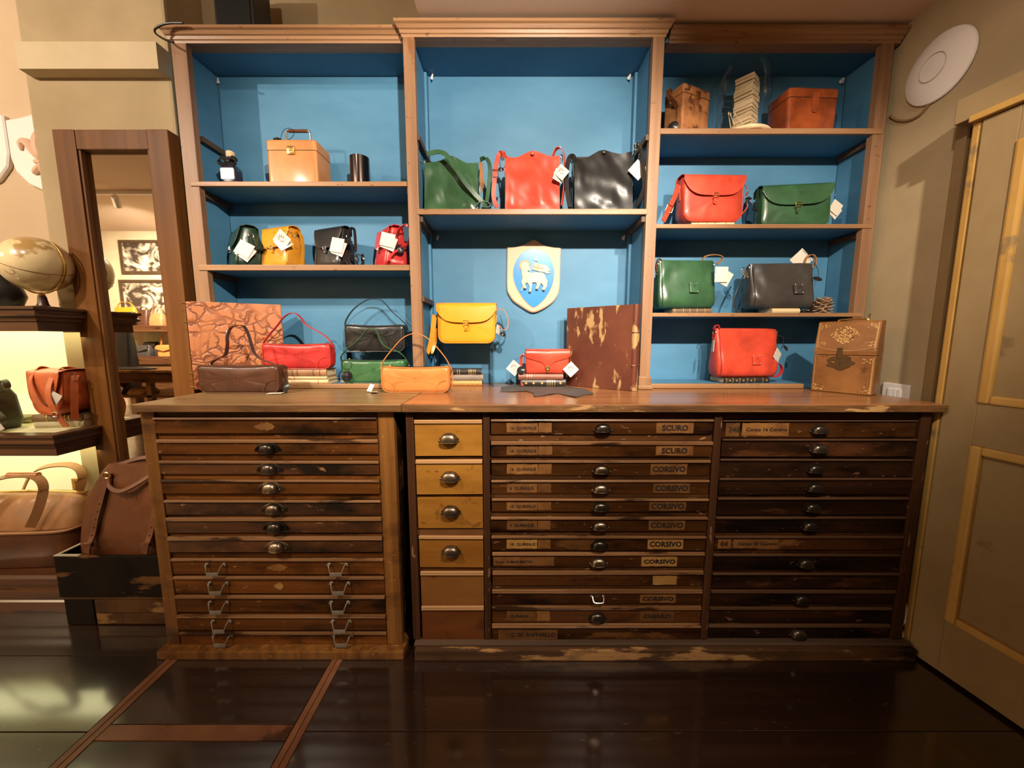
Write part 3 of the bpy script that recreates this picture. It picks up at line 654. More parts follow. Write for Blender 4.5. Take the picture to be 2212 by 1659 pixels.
def stamp(par, c, s, m, t=None):
    """blind-stamped crest on leather, very low relief"""
    k = M(); x, y, z = c
    for r_ in (1.0,):
        pts = [(x + s * r_ * .5 * math.copysign(abs(math.cos(a)) ** .6, math.cos(a)), y, z + s * r_ * .62 * math.copysign(abs(math.sin(a)) ** .6, math.sin(a)) * (1 if math.sin(a) > 0 else 1.1)) for a in [2 * math.pi * i / 16 for i in range(16)]]
        k.tube(pts, .0006, 4, closed=True)
    k.tube([(x - s * .2, y, z - s * .3), (x, y, z + s * .35), (x + s * .2, y, z - s * .3)], .0006, 4); k.tube([(x - s * .25, y, z + .1 * s), (x + s * .25, y, z + .1 * s)], .0006, 4)
    k.out('stamped_crest', m, par)
def book_thing(label, u0, u1, Yf, z, h, D, m, group=None, bands=(), rotz=0, name='book', bandm=None, pad=0, diam=()):
    loc, W = spot(u0, u1, Yf, z, D); t = thing(name, label, 'book', loc, rotz, group)
    m_ = M(); c = .0022
    n = 7; sp_ = [(-D / 2 + .0045 - .0055 * math.sin(math.pi * k / n), h * k / n) for k in range(n + 1)]
    prof = [(D / 2, h), (D / 2, h - c), (-D / 2 + .008, h - c), (-D / 2 + .008, c), (D / 2, c), (D / 2, 0)]
    pr = [(-D / 2 + .0045, 0)] + sp_[1:-1] + [(-D / 2 + .0045, h)] + prof
    m_.loft([[Vector((-W / 2, a, b)) for a, b in pr], [Vector((W / 2, a, b)) for a, b in pr]])
    m_.out('cover', m, t, smooth=30)
    M().box(-W / 2 + .004, W / 2 - .004, -D / 2 + .0082, D / 2 - .004, c, h - c).out('page_block', pages, t, smooth=0)
    for f in bands:
        k = M(); x = -W / 2 + W * f
        pts = [(a - .0006, b) for a, b in sp_]
        k.ribbon([(x, a, b) for a, b in pts], .0022, .0012, (1, 0, 0), smooth=0); k.out('spine_band', bandm or gold_print, t)
    for f in diam:
        x = -W / 2 + W * f; e = h * .22
        M().prism([(x - e, -D / 2 - .0018, h / 2), (x, -D / 2 - .0018, h / 2 - e), (x + e, -D / 2 - .0018, h / 2), (x, -D / 2 - .0018, h / 2 + e)], (0, .001, 0)).out('spine_ornament', bandm or gold_print, t, smooth=0)
    return t
# ---- long baguette bag with one shoulder strap
def baguette(label, u0, u1, vt, Yf, z, D, m, strap, seed, hard=nickel, patches=True, sw=.014, rot=0, crest=True, ms=None):
    loc, W = spot(u0, u1, Yf, z, D); Ht = zz(vt, Yf) - z
    t = thing('baguette_bag', label, 'handbag', loc, rot, 'baguette handbags'); h = D / 2
    wr = wrinkle(.004, 22, seed); ol = rr(W, Ht, .014, .028, sag=.005)
    m_ = M().pillow(ol, [(W, -h), (Ht * .34, -h - .002), (Ht * .2, -h - .001), (.012, -h), (.005, -h + .003), (.0015, -h + .008), (0, -h + .016), (0, h - .016), (.002, h - .006), (.01, h), (Ht * .4, h)], lambda x, zz_: wr(x, zz_))
    body = m_.out('body', m, t, smooth=60)
    M().tube([(x * .985, -h + .004, (zq - Ht / 2) * .975 + Ht / 2) for x, zq in ol], .0019, 6, closed=True).out('piping', ms or m, t)
    if patches:
        for s in (-1, 1):
            k = M(); r_ = Ht * .42; pts = [(s * (W / 2 - .012), .006), (s * (W / 2 - .012), .006 + r_)]
            arc = [(s * (W / 2 - .012 - r_ * math.sin(R(90 * i / 8))), .006 + r_ * math.cos(R(90 * i / 8))) for i in range(9)]
            k.tube([(x, -h - .0028 + (0), zq) for x, zq in arc], .0012, 5)
            k.out('corner_seam', ms or m, t)
    M().ribbon([(-W / 2 + .02, 0, Ht - .0005), (0, 0, Ht - .0045), (W / 2 - .02, 0, Ht - .0005)], .008, .003, (0, 1, 0)).out('zip', black_p, t)
    k = M(); k.ell((-W / 2 + .028, -.006, Ht + .002), .006, .003, .003, 8, 5); k.out('zip_pull', hard, t)
    a = Vector((-W / 2 - .001, 0, Ht * .72)); b = Vector((W / 2 + .001, 0, Ht * .72))
    for s, q in ((-1, a), (1, b)):
        ring(t, q + Vector((s * .006, 0, .004)), .0075, .0015, (0, 0, 90), hard)
        M().ribbon([q + Vector((-s * .003, 0, -.022)), q + Vector((s * .003, 0, -.01)), q + Vector((s * .005, 0, .0))], .014, .003, (0, 1, 0), 3).out('strap_tab', m, t)
        k = M(); k.ribbon([q + Vector((s * .006, -.002, .002)), q + Vector((s * .009, -.003, -.02)), q + Vector((s * .004, -.003, -Ht * .55))], .008, .0025, (0, 1, 0), 3); k.out('strap_end', m, t)
    pts = [a + Vector((-.006, 0, .010))] + [P(u, v, Yf + h + dy) - loc for u, v, dy in strap] + [b + Vector((.006, 0, .010))]
    M().ribbon(pts, sw, .0028, lambda f: (0, 1, .0), 7).out('shoulder_strap', m, t)
    if crest: stamp(t, (0, -h - .0022, Ht * .55), .018, ms or m)
    return t, W, Ht, D
# ---- flap satchel
def satchel(name, label, loc, W, Ht, D, m, rot=0, drop=.5, group=None, top=None, seed=1, hard=brass, bottom_r=.035, curve=.3, ms=None, lean=0, buckle=True, crest=True, wr_amp=.003):
    t = thing(name, label, 'handbag', loc, rot, group); h = D / 2; dt = (top or D * .8)
    wr = wrinkle(wr_amp, 18, seed)
    ol = rr(W, Ht, .010, bottom_r)
    def yf(z): return -h + (h - dt / 2) * (z / Ht) ** 1.2
    def ring_(ins, f):
        xs = W / 2; r = []
        for x, z in ol:
            a = x * max(.02, 1 - ins / xs); b = Ht / 2 + (z - Ht / 2) * max(.02, 1 - ins / (Ht / 2))
            y0 = yf(b); r.append((a, y0 + (-2 * y0) * f + (wr(a, b) - .006 * max(0, 1 - (2 * a / W) ** 2) * math.sin(math.pi * min(1, max(0, b / Ht))) if f <= 0.001 and ins > .004 else 0), b))
        return r
    rings = [ring_(W, 0), ring_(Ht * .3, 0), ring_(Ht * .14, 0), ring_(.009, 0), ring_(.003, .03), ring_(0, .10), ring_(0, .5), ring_(0, .9), ring_(.004, .98), ring_(.012, 1), ring_(Ht * .4, 1)]
    M().loft(rings).out('body', m, t, smooth=60)
    M().tube([(x * .985, yf(z) + .003, (z - Ht / 2) * .98 + Ht / 2) for x, z in ol], .0018, 6, closed=True).out('piping', ms or m, t)
    # flap
    nx, L = 20, Ht * drop; g = []
    for i in range(nx + 1):
        f = 2 * i / nx - 1; x = f * (W / 2 + .004)
        e = 1 - .08 * f * f - (curve + .32) * abs(f) ** 5
        Lx = L * e; col = []
        yt = yf(Ht)
        path = [(-yt + .003, Ht - .03), (-yt + .003, Ht - .004), (-yt * .6, Ht + .0045), (0, Ht + .006), (yt * .6, Ht + .005), (yt - .004, Ht - .002)]
        for k in range(1, 9):
            z = Ht - Lx * k / 8; path.append((yf(z) - .007 - .006 * math.sin(math.pi * .5 * k / 8) * (1 - f * f) - .002, z))
        g.append([(x, y, z) for y, z in path])
    M().sheet(g, .0026).out('flap', m, t, smooth=70)
    ed = [Vector(r[-1]) + Vector((0, -.001, .001)) for r in g]
    M().tube(ed, .0017, 5).out('flap_edge', ms or m, t)
    zb = Ht - L; yb = yf(zb) - .014
    if crest: stamp(t, (0, yf(Ht * .78) - .0135, Ht * .80), .022, ms or m)
    if buckle:
        s = min(.011, W * .05)
        ring(t, (0, yb - .004, zb - .001), s * .8, .0019, (0, 0, 0), hard, True, s)
        k = M(); w_ = s * .62; zt = zb - s * .2; lb = s * 2.9
        pts = [(-w_, zt), (-w_, zt - lb + w_)] + [(w_ * math.cos(R(180 + 18 * i)), zt - lb + w_ + w_ * math.sin(R(180 + 18 * i))) for i in range(1, 10)] + [(w_, zt - lb + w_), (w_, zt)]
        k.prism([(x, yb + .002 - .004, z) for x, z in pts], (0, .004, 0)); k.out('buckle_tab', m, t)
        k = M(); k.ell((0, yb - .004, zt - lb * .72), .003, .003, .003, 8, 5); k.out('stud', hard, t)
    for s in (-1, 1):
        ring(t, (s * (W / 2 + .005), 0, Ht * .78), .009, .0017, (0, 0, 90), hard)
        M().ribbon([(s * (W / 2 + .001), 0, Ht * .5), (s * (W / 2 + .004), 0, Ht * .65), (s * (W / 2 + .005), 0, Ht * .76)], .016, .003, (0, 1, 0), 3).out('ring_tab', m, t)
    return t
def strap(t, pts, w_, m, wdir=(0, 1, 0), nm='shoulder_strap', th=.003):
    return M().ribbon(pts, w_, th, wdir, 7).out(nm, m, t)
def L(t): return Vector(t.matrix_basis.translation)
# ---- soft bucket bag
def bucket(label, u0, u1, vt, Yf, z, D, m, seed, slope=0, ms=None):
    loc, W = spot(u0, u1, Yf, z, D); Ht = zz(vt, Yf) - z - .012
    t = thing('bucket_bag', label, 'handbag', loc, 0, 'bucket handbags'); h = D / 2
    wr = wrinkle(.017, 8, seed)
    def secs():
        r = []
        for k in range(9):
            f = k / 8; r.append(ssec(W * (1 - .02 * f), D * (.66 - .30 * f), Ht * .97 * f + .0, D * .06 * f, 7))
        return r
    M().loft(secs()).out('body', m, t, smooth=50)
    nx, nz = 26, 22
    def front(sgn, off):
        g = []
        for i in range(nx + 1):
            f = 2 * i / nx - 1; col = []
            top = Ht + .012 * (math.cos(f * 4.4) if abs(f) < .72 else -1.0 + 1.6 * (abs(f) - .72)) + slope * f
            for k in range(nz + 1):
                q = k / nz; z_ = top * q; x = f * W / 2 * (1 - .015 * q)
                fade = min(1, (1 - abs(f)) * 5) * min(1, q * 6 + .15)
                dd = D / 2 * (1 - .45 * min(1, z_ / Ht)) - D * .06 * min(1, z_ / Ht)
                col.append((x, sgn * (dd + .004 + off) + (wr(x, z_ + x * .6) * fade), z_))
            g.append(col)
        if sgn > 0: g = g[::-1]
        return M().sheet(g, .003)
    front(-1, .002).out('front_panel', m, t, smooth=70)
    front(1, .010).out('back_panel', m, t, smooth=70)
    k = M(); k.ell((0, -h * .55 - .0125 + wr(0, Ht), Ht - .002), .008, .003, .008, 12, 6); k.out('snap', m, t)
    for s in (-1, 1):
        M().ribbon([(s * W * .49, -h * .4, Ht * .62), (s * (W * .5 + .004), -h * .35, Ht * .8), (s * (W * .5 + .008), -h * .35, Ht * .95)], .018, .003, (0, 1, 0), 3).out('strap_tab', m, t)
        ring(t, (s * (W * .5 + .010), -h * .35, Ht * .96 + slope * s), .011, .002, (0, 0, 60), nickel)
    return t, W, Ht, D, loc
# ---- slouchy shoulder bag with a riveted patch
def hobo(label, u0, u1, vt, Yf, z, D, m, seed, rot=0, px=.1, pz=.42, ms=None, flare=1.06):
    loc, W = spot(u0, u1, Yf, z, D); Ht = zz(vt, Yf) - z
    t = thing('slouch_bag', label, 'handbag', loc, rot, 'slouchy shoulder bags'); wr = wrinkle(.012, 9, seed)
    rings = []
    n = 64
    for k in range(15):
        f = k / 14; prof = math.sin(min(1, f * 3.2) * math.pi / 2) ** .5
        d = D * (.62 + .38 * prof) * (1 - .74 * max(0, (f - .1) / .9)); ww = W * (flare - (flare - 1) * f) * (.90 + .10 * prof)
        sec = ssec(ww, d, Ht * f, 0, 6, n)
        for p in sec:
            fade = min(1, f * 5) * min(1, (1 - f) * 4 + .1)
            if p.y < 0: p.y += wr(p.x, p.z) * fade * min(1, (1 - abs(p.x) / (ww / 2)) * 5 + .2)
            p.z += .004 * noise.noise(Vector((p.x * 14, p.y * 14, seed))) * f
        rings.append(sec)
    M().loft(rings).out('body', m, t, smooth=60)
    def fy(z_):
        f = z_ / Ht; return -D / 2 * (1 - .74 * max(0, (f - .1) / .9))
    k = M(); s = .019; zc = Ht * pz; xc = px * W
    ymin = min([fy(zc + dz * s * 1.15) + wr(xc + dx * s, zc + dz * s * 1.15) for dx in (-1, -.5, 0, .5, 1) for dz in (-1, -.5, 0, .5, 1)]) 
    tl = math.atan2(fy(zc + .02) - fy(zc - .02), .04)
    mx = Matrix.Translation((xc, (ymin + fy(zc) + wr(xc, zc)) / 2 - .003, zc)) @ Matrix.Rotation(-tl, 4, 'X')
    k.box(-s, s, -.003, .004, -s * 1.15, s * 1.15, .0015, mx); pt = k.out('leather_patch', m, t)
    for a in (-1, 1):
        for b in (-1, 1):
            k = M(); c = mx @ Vector((a * s * .78, -.004, b * s * .92)); k.ell(c, .0032, .002, .0032, 8, 5); k.out('rivet', nickel, pt)
    stamp(pt, mx @ Vector((0, -.0035, 0)), .016, m)
    M().tube([(-W * .47 + W * .94 * i / 10, -.004, Ht + .001) for i in range(11)], .0022, 6).out('top_piping', ms or m, t)
    M().tube([(-W * .46, fy(Ht * f) + wr(-W * .46, Ht * f) * .2 - .0005, Ht * f) for f in [.08, .2, .35, .5, .65, .8, .95]], .0018, 6, smooth=3).out('side_piping', ms or m, t)
    for s_ in (-1, 1):
        ring(t, (s_ * (W * .5 + .002), 0, Ht * .92), .011, .002, (0, 0, 90), nickel)
        M().ribbon([(s_ * W * .49, 0, Ht * .68), (s_ * W * .505, 0, Ht * .8), (s_ * W * .51, 0, Ht * .9)], .022, .003, (0, 1, 0), 3).out('ring_tab', m, t)
        for zq in (.72, .8):
            k = M(); k.ell((s_ * W * .515, -.004, Ht * zq), .003, .003, .003, 8, 5); k.out('rivet', brass, t)
    return t, W, Ht, D, loc
# ================================================================== goods on the counter, left bay
ZF = ZC + .0195                      # floor of the outer bays
t, W, Ht, D = baguette('dark brown leather baguette bag with tall arched strap on the counter, before the orange album', 430, 603, 789, 1.445, ZC + .001, .075, brown,
    [(465, 778, 0), (486, 767, 0), (491, 746, -.01), (491, 726, -.01), (497, 710, 0), (511, 703, 0), (526, 705, .01), (535, 719, .02), (542, 741, .02), (549, 762, .02), (563, 775, .01), (585, 784, 0)], 2, brass, sw=.017, ms=choc)
alarm_tag(t, (W / 2 + .022, -.03, .022), .02, (75, -20), (W / 2 + .006, 0, Ht * .6))
price_tag(t, (W / 2 - .005, -.052, .0025), .034, 0, 15, 88, w_=1.5)
bks = 'books under the crimson bag'
z = ZF
book_thing('cream vellum book, lowest of three under the crimson baguette bag', 602, 709, 1.600, z, .018, .10, bk_tan, bks, (.8,), bandm=bk_brown); z += .0185
book_thing('thin cream book with red spine label, middle of three under the crimson bag', 603, 706, 1.600, z, .0145, .10, mat('cream_cloth', (.52, .36, .19), (.62, .45, .25), .6), bks, (.1, .32), bandm=red2); z += .0150
book_thing('brown ribbed book, topmost of three under the crimson baguette bag', 604, 705, 1.598, z, .031, .10, bk_brown, bks, (.28, .38, .72, .86), bandm=mat('dark_rib', (.12, .05, .02), None, .5)); z += .0315
t, W, Ht, D = baguette('crimson leather baguette bag with arched strap on a stack of three books', 567, 714, 742, 1.596, z, .062, red2,
    [(570, 740, 0), (581, 724, 0), (599, 703, 0), (612, 686, 0), (626, 677, 0), (640, 678, .005), (651, 688, .01), (660, 700, .015), (676, 710, .015), (700, 724, .01), (714, 738, 0)], 5, nickel, sw=.013, ms=red)
def riser(label, u0, u1, vt, Yf, z, D):
    loc, W = spot(u0, u1, Yf, z, D); h = zz(vt, Yf) - z
    t = thing('display_riser', label, 'display stand', loc, 0, 'clear acrylic risers'); e = .0035
    M().box(-W / 2, W / 2, -D / 2, D / 2, h - e, h, .001).out('top_plate', acrylic, t, smooth=0)
    for s in (-1, 1): M().box(s * (W / 2 - e / 2) - e / 2, s * (W / 2 - e / 2) + e / 2, -D / 2, D / 2, 0, h - e, .001).out('side_plate', acrylic, t, smooth=0)
    return t, z + h
t, z = riser('clear acrylic riser under the black baguette bag', 752, 872, 760, 1.690, ZF, .085)
t, W, Ht, D = baguette('black leather baguette bag with high arched strap on a clear riser', 746, 874, 701, 1.690, z + .0005, .08, blackl,
    [(746, 697, 0), (757, 676, 0), (773, 660, 0), (793, 648, 0), (807, 646, 0), (822, 648, 0), (834, 658, 0), (850, 676, 0), (866, 690, 0), (878, 703, 0)], 8, nickel, sw=.013, ms=greyl)
price_tag(t, (-W / 2 + .0, -.07, -.145), .038, 3, 0, -6, w_=.9)
t, W, Ht, D = baguette('green leather baguette bag with a black security tag, before the clear riser', 738, 876, 777, 1.618, ZF, .068, green2,
    [(737, 771, 0), (748, 755, 0), (766, 742, 0), (780, 728, 0), (791, 714, 0), (802, 709, 0), (814, 715, 0), (820, 730, 0), (828, 744, 0), (843, 753, 0), (861, 760, 0), (874, 771, 0)], 11, brass, sw=.012, ms=green)
alarm_tag(t, (-W / 2 + .032, -.05, .035), .022, (80, 30), (-W / 2 + .028, -.008, Ht + .002))
ring(t, (-W / 2 + .03, -.042, Ht - .022), .020, .0009, (10, 0, 10), black_p)
t, W, Ht, D = baguette('tan leather baguette bag with thin arched strap at the joint of the counters', 824, 971, 792, 1.462, ZC + .001, .075, tan,
    [(824, 790, 0), (833, 773, 0), (850, 752, 0), (868, 732, 0), (884, 723, 0), (898, 720, 0), (913, 724, 0), (928, 734, 0), (941, 747, 0), (954, 762, 0), (965, 777, 0)], 14, brass, sw=.010)
price_tag(t, (-W / 2 - .045, -.03, .018), .034, 15, 0, -35, w_=.55); price_tag(t, (-W / 2 - .026, -.045, .003), .05, 20, 0, 80, w_=.5)
# crackled orange album
ea, eb = Vector((XA(412, 1.552, 1.1), 1.552, ZC + .001)), Vector((XA(613, 1.715, 1.1), 1.715, ZC + .001)); W = (eb - ea).length; Hh = 1.286 - ZC
def veins(name, c1, c2):
    m, nt, b = nodes(name); Lk = nt.links.new; tc = N(nt, 'ShaderNodeTexCoord'); nz = N(nt, 'ShaderNodeTexNoise'); nz.inputs['Scale'].default_value = 9; nz.inputs['Detail'].default_value = 4
    va = N(nt, 'ShaderNodeVectorMath', operation='MULTIPLY_ADD'); va.inputs[1].default_value = (.14, .14, .14); Lk(tc.outputs['Object'], nz.inputs['Vector']); Lk(nz.outputs['Color'], va.inputs[0]); Lk(tc.outputs['Object'], va.inputs[2])
    mp = N(nt, 'ShaderNodeMapping'); mp.inputs['Scale'].default_value = (1, .01, 1.15); mp.inputs['Rotation'].default_value = (0, .5, 0); Lk(va.outputs[0], mp.inputs[0])
    vo = N(nt, 'ShaderNodeTexVoronoi', feature='DISTANCE_TO_EDGE'); vo.inputs['Scale'].default_value = 24; Lk(mp.outputs[0], vo.inputs['Vector'])
    n2 = N(nt, 'ShaderNodeTexNoise'); n2.inputs['Scale'].default_value = 7; Lk(tc.outputs['Object'], n2.inputs['Vector'])
    mr = N(nt, 'ShaderNodeMapRange'); mr.inputs[1].default_value = 0; mr.inputs[2].default_value = .17; Lk(vo.outputs[0], mr.inputs[0])
    ad = N(nt, 'ShaderNodeMath', operation='MAXIMUM'); r2 = N(nt, 'ShaderNodeMapRange'); r2.inputs[1].default_value = .50; r2.inputs[2].default_value = .66; Lk(n2.outputs['Fac'], r2.inputs[0]); Lk(mr.outputs[0], ad.inputs[0]); Lk(r2.outputs[0], ad.inputs[1])
    mx = N(nt, 'ShaderNodeMix', data_type='RGBA'); mx.inputs[6].default_value = (*c1, 1); mx.inputs[7].default_value = (*c2, 1); Lk(ad.outputs[0], mx.inputs[0]); Lk(mx.outputs[2], b.inputs['Base Color'])
    bp = N(nt, 'ShaderNodeBump'); bp.inputs['Strength'].default_value = .5; bp.inputs['Distance'].default_value = .006; Lk(ad.outputs[0], bp.inputs['Height']); Lk(bp.outputs[0], b.inputs['Normal']); b.inputs['Roughness'].default_value = .45; return m
alb = thing('album', 'large orange crackled leather album with brass rods, standing behind the dark brown bag', 'album', (ea + eb) / 2, math.atan2(eb.y - ea.y, eb.x - ea.x))
ve = veins('crackled_album_leather', (.17, .04, .013), (.46, .165, .060))
M().box(-W / 2 + .018, W / 2, -.0175, -.013, 0, Hh, .0015).out('front_cover', ve, alb, smooth=0); M().box(-W / 2 + .018, W / 2, .013, .0175, 0, Hh, .0015).out('back_cover', ve, alb, smooth=0)
M().box(-W / 2 + .02, W / 2 - .004, -.0128, .0128, .003, Hh - .003).out('page_block', pages, alb, smooth=0)
M().box(-W / 2, -W / 2 + .0175, -.012, .012, .001, Hh - .001, .004).out('spine', ve, alb)
for f in (.03, .19, .77, .98): M().tube([(-W / 2 - .012, -.006, Hh * f), (-W / 2 + .012, -.006, Hh * f)], .004, 10).out('brass_rod', brass, alb)
# ---- upper left shelf: bottle, tan case, metal cup
loc, W = spot(478, 511, 1.655, ZL1 + .0005, .05); t = thing('bottle', 'dark ink blue bottle with white label, black bow and pale stopper on upper left shelf', 'bottle', loc)
zt = zz(355, 1.655) - loc.z
M().loft([ssec(W, .05, 0, 0, 6), ssec(W * 1.02, .052, .004, 0, 6), ssec(W * 1.02, .052, zt * .86, 0, 6), ssec(W * .8, .044, zt, 0, 4), ssec(W * .36, .026, zt * 1.14, 0, 2), ssec(W * .34, .024, zt * 1.5, 0, 2)]).out('body', navy, t)
M().prism([(x, -.0285, z_ + zt * .34) for x, z_ in rr(W * .86, zt * .5, .006, .006)], (0, .004, 0)).out('label', white_p, t)
zc = zz(329, 1.655) - loc.z; M().lathe([(.010, zt * 1.3), (.011, zc - .012), (.016, zc - .009), (.016, zc + .011), (.013, zc + .014), (.001, zc + .014)], n=16).out('stopper', pale_wood, t)
k = M(); zb = zz(346, 1.655) - loc.z
for s in (-1, 1): k.ribbon([(0, -.015, zb), (s * .02, -.024, zb + .012), (s * .034, -.02, zb + .003), (s * .026, -.02, zb - .014), (0, -.017, zb - .002)], .018, .002, (.1, .4, 1), 5)
k.ell((0, -.016, zb), .010, .009, .010, 10, 7); k.ell((0, 0, zb + .002), .022, .016, .014, 12, 8); k.out('bow', black_p, t)
def hard_case(name, label, u0, u1, vt, vs, Yf, z, D, m, rot=0, taper=0, cat='box'):
    loc, W = spot(u0, u1, Yf, z, D); Ht = zz(vt, Yf) - z; s = zz(vs, Yf) - z
    t = thing(name, label, cat, loc, rot)
    M().loft([ssec(W * (1 - taper), D, 0, 0, 14), ssec(W * (1 - taper * .2), D, s - .002, 0, 14)]).out('body', m, t, smooth=30)
    M().loft([ssec(W * (1 - taper * .2) + .002, D + .002, s, 0, 14), ssec(W + .002, D + .002, Ht - .006, 0, 14), ssec(W - .004, D - .004, Ht - .001, 0, 14), ssec(W * .9, D * .9, Ht, 0, 14)]).out('lid', m, t, smooth=30)
    M().loft([ssec(W * .985, D * .98, s - .003, 0, 14), ssec(W * .985, D * .98, s + .001, 0, 14)]).out('lid_gap', black_p, t)
    return t, W, Ht, s
t, W, Ht, s = hard_case('travel_case', 'tan leather cube case with brass latch and top handle on upper left shelf', 580, 688, 301, 324, 1.63, ZL1 + .0005, .125, boxtan)
M().box(-.015, .015, -.069, -.063, s - .018, s + .014, .002).out('latch', brass, t); M().box(-.008, .008, -.072, -.068, s - .016, s - .004, .001).out('latch_catch', brass, t)
for sx in (-1, 1): M().tube([(sx * .050, 0, Ht - .002), (sx * .050, 0, Ht + .055), (sx * .046, 0, Ht + .062), (sx * .03, 0, Ht + .064)], .0034, 8, smooth=3).out('handle_post', nickel, t)
M().tube([(-.040, 0, Ht + .064), (.040, 0, Ht + .064)], .0066, 10).out('handle_grip', choc, t)
M().tube([(-.055, -.03, Ht + .004), (-.056, -.03, Ht + .03), (-.046, -.02, Ht + .06), (-.026, -.01, Ht + .070), (-.012, -.01, Ht + .055), (-.016, -.02, Ht + .03), (-.035, -.03, Ht + .012), (-.06, -.03, Ht + .012)], .0011, 6, smooth=5).out('wire_loop', black_p, t)
M().ell((-.068, -.04, Ht + .012), .017, .008, .006, 10, 6).out('wire_clip', black_p, t)
loc, W = spot(752, 793, 1.655, ZL1 + .0005, .07); r_ = W / 2; Hc = zz(333, 1.655) - loc.z; t = thing('cup', 'shiny dark metal cup without handle on upper left shelf', 'cup', loc)
M().lathe([(r_ - .003, 0), (r_, .003), (r_, Hc), (r_ - .0025, Hc), (r_ - .003, .006), (.001, .006)], n=32).out('body', gun, t)
# ---- lower left shelf: four small flap bags turned to the left
g4 = 'small flap bags on the lower left shelf'
def small_bag(label, x, y, W, Ht, D, m, rot, seed, ms=None):
    return satchel('flap_bag', label, (x, y, ZL2 + .0005), W, Ht, D, m, R(rot), .52, g4, D * .40, seed, nickel, .022, .42, ms)
t = small_bag('dark green small flap bag, leftmost on lower left shelf', -1.178, 1.705, .150, .168, .125, dgreen, -42, 21)
price_tag(t, (.088, -.030, .070), .060, 28, 55, -8, tie=(.082, 0, .13), second=True); alarm_tag(t, (.095, .03, .075), .019, (20, 0), (.08, 0, .13))
M().tube([(.076, -.01, .13), (.09, -.01, .10), (.086, .012, .085), (.076, .012, .128)], .0018, 5, smooth=4).out('strap_knot', dgreen, t)
t = small_bag('ochre yellow small flap bag with hand printed tag on lower left shelf', -1.010, 1.695, .150, .168, .105, ochrel, -20, 22)
price_tag(t, (.072, -.062, .105), .060, 48, 12, 12, True, (.075, 0, .14)); price_tag(t, (.072, -.056, .092), .055, 52, 35, -25)
strap(t, [(.078, -.01, .13), (.086, 0, .15), (.09, .02, .13), (.088, .02, .05), (.084, .01, .005)], .016, ochrel, (0, 1, 0))
t = small_bag('black small flap bag with white tag on lower left shelf', -.785, 1.700, .150, .168, .100, blackl, -22, 23, greyl)
price_tag(t, (.072, -.055, .085), .060, 12, 10, -8, tie=(.078, 0, .13), second=True); alarm_tag(t, (.10, -.02, .10), .02, (30, 10), (.08, 0, .13))
strap(t, [(.08, 0, .13), (.088, .01, .165), (.097, .02, .165), (.10, .02, .10), (.105, .01, .07)], .014, blackl, (0, 1, 0))
k = M()
for q in range(4):
    a0 = R(20 + 38 * q); r0 = .023 + .003 * (q % 2); cx_, cy_ = .118 + .010 * q, -.022 + .010 * q
    k.ribbon([(cx_ + r0 * 1.25 * math.cos(a) * math.cos(a0), cy_ + r0 * math.cos(a) * math.sin(a0), .029 + r0 * math.sin(a)) for a in [2 * math.pi * i / 12 for i in range(12)]], .007, .002, (-math.sin(a0), math.cos(a0), .2), 3, True)
k.out('strap_coil', blackl, t)
t = small_bag('red small flap bag with looped strap, rightmost on lower left shelf', -.535, 1.705, .130, .168, .120, red2, -50, 24, red)
price_tag(t, (.076, -.048, .105), .056, 12, 60, -4, tie=(.07, 0, .14), second=True); alarm_tag(t, (.085, .0, .075), .02, (70, 60), (.07, 0, .13))
strap(t, [(.068, 0, .13), (.10, -.005, .15), (.125, .01, .165), (.13, .03, .15), (.11, .03, .10), (.088, .0, .075), (.085, -.03, .05), (.10, -.05, .02), (.12, .0, .012)], .011, red2, (.3, .8, .3))
# ================================================================== centre bay
t, W, Ht, D, loc = bucket('green leather bucket bag with its strap slung across the front', 917, 1033, 331, 1.612, ZC1 + .0005, .11, green, 3.3, -.006)
q = lambda u, v, dy=0: P(u, v, 1.600 + dy) - loc
strap(t, [q(922, 333), q(945, 328), q(962, 333, -.006), (q(980, 356, -.012)), q(1000, 388, -.014), q(1022, 415, -.012), q(1042, 436, -.006), q(1050, 445)], .017, green, (.75, 0, .65))
strap(t, [q(1037, 345, .03), q(1050, 342, .03), q(1058, 360, .03), q(1056, 400, .03), q(1052, 430, .02), q(1049, 443, .0)], .016, green, (.95, .3, 0))
strap(t, [q(1028, 447), q(1035, 439), q(1050, 437), q(1059, 443), q(1056, 448.5), q(1040, 448.5)], .020, green, (0, 1, 0))
k = M()
for a in range(4): k.tube([q(1036 + a * 1.5, 350, .0), q(1038 + a * 2, 385, -.01), q(1039 + a * 3, 418 - 6 * a, 0)], .0022, 5, smooth=4)
k.out('tassel', camel, t)
t, W, Ht, D, loc = bucket('red leather bucket bag with hand printed tag on the centre shelf', 1091, 1209, 319, 1.612, ZC1 + .0005, .11, red, 6.1, .0)
strap(t, [q(1090, 340, .03), q(1086, 330, .02), q(1078, 334, .02), q(1072, 355, .015), q(1068, 390, .01), q(1066, 420, .01), q(1069, 438, .01), q(1075, 448, .01)], .018, red, (1, .25, 0))
ring(t, q(1070, 374, .004), .013, .0022, (0, 0, 0), nickel, True, .012)
strap(t, [q(1193, 340, .05), q(1200, 324, .04), q(1207, 319, .03), q(1214, 323, .03), q(1219, 340, .03), q(1219, 400, .03), q(1213, 445, .02)], .016, red, (.5, 1, 0))
price_tag(t, q(1213, 372, -.008), .046, 40, 0, 0, True, q(1213, 330)); price_tag(t, q(1207, 380, .0), .044, 20, 20, 0)
M().tube([q(1082, 335), q(1080, 355), q(1084, 366), q(1092, 358)], .0012, 5, smooth=4).out('tether', black_p, t); alarm_tag(t, q(1082, 366), .012, (60, 0))
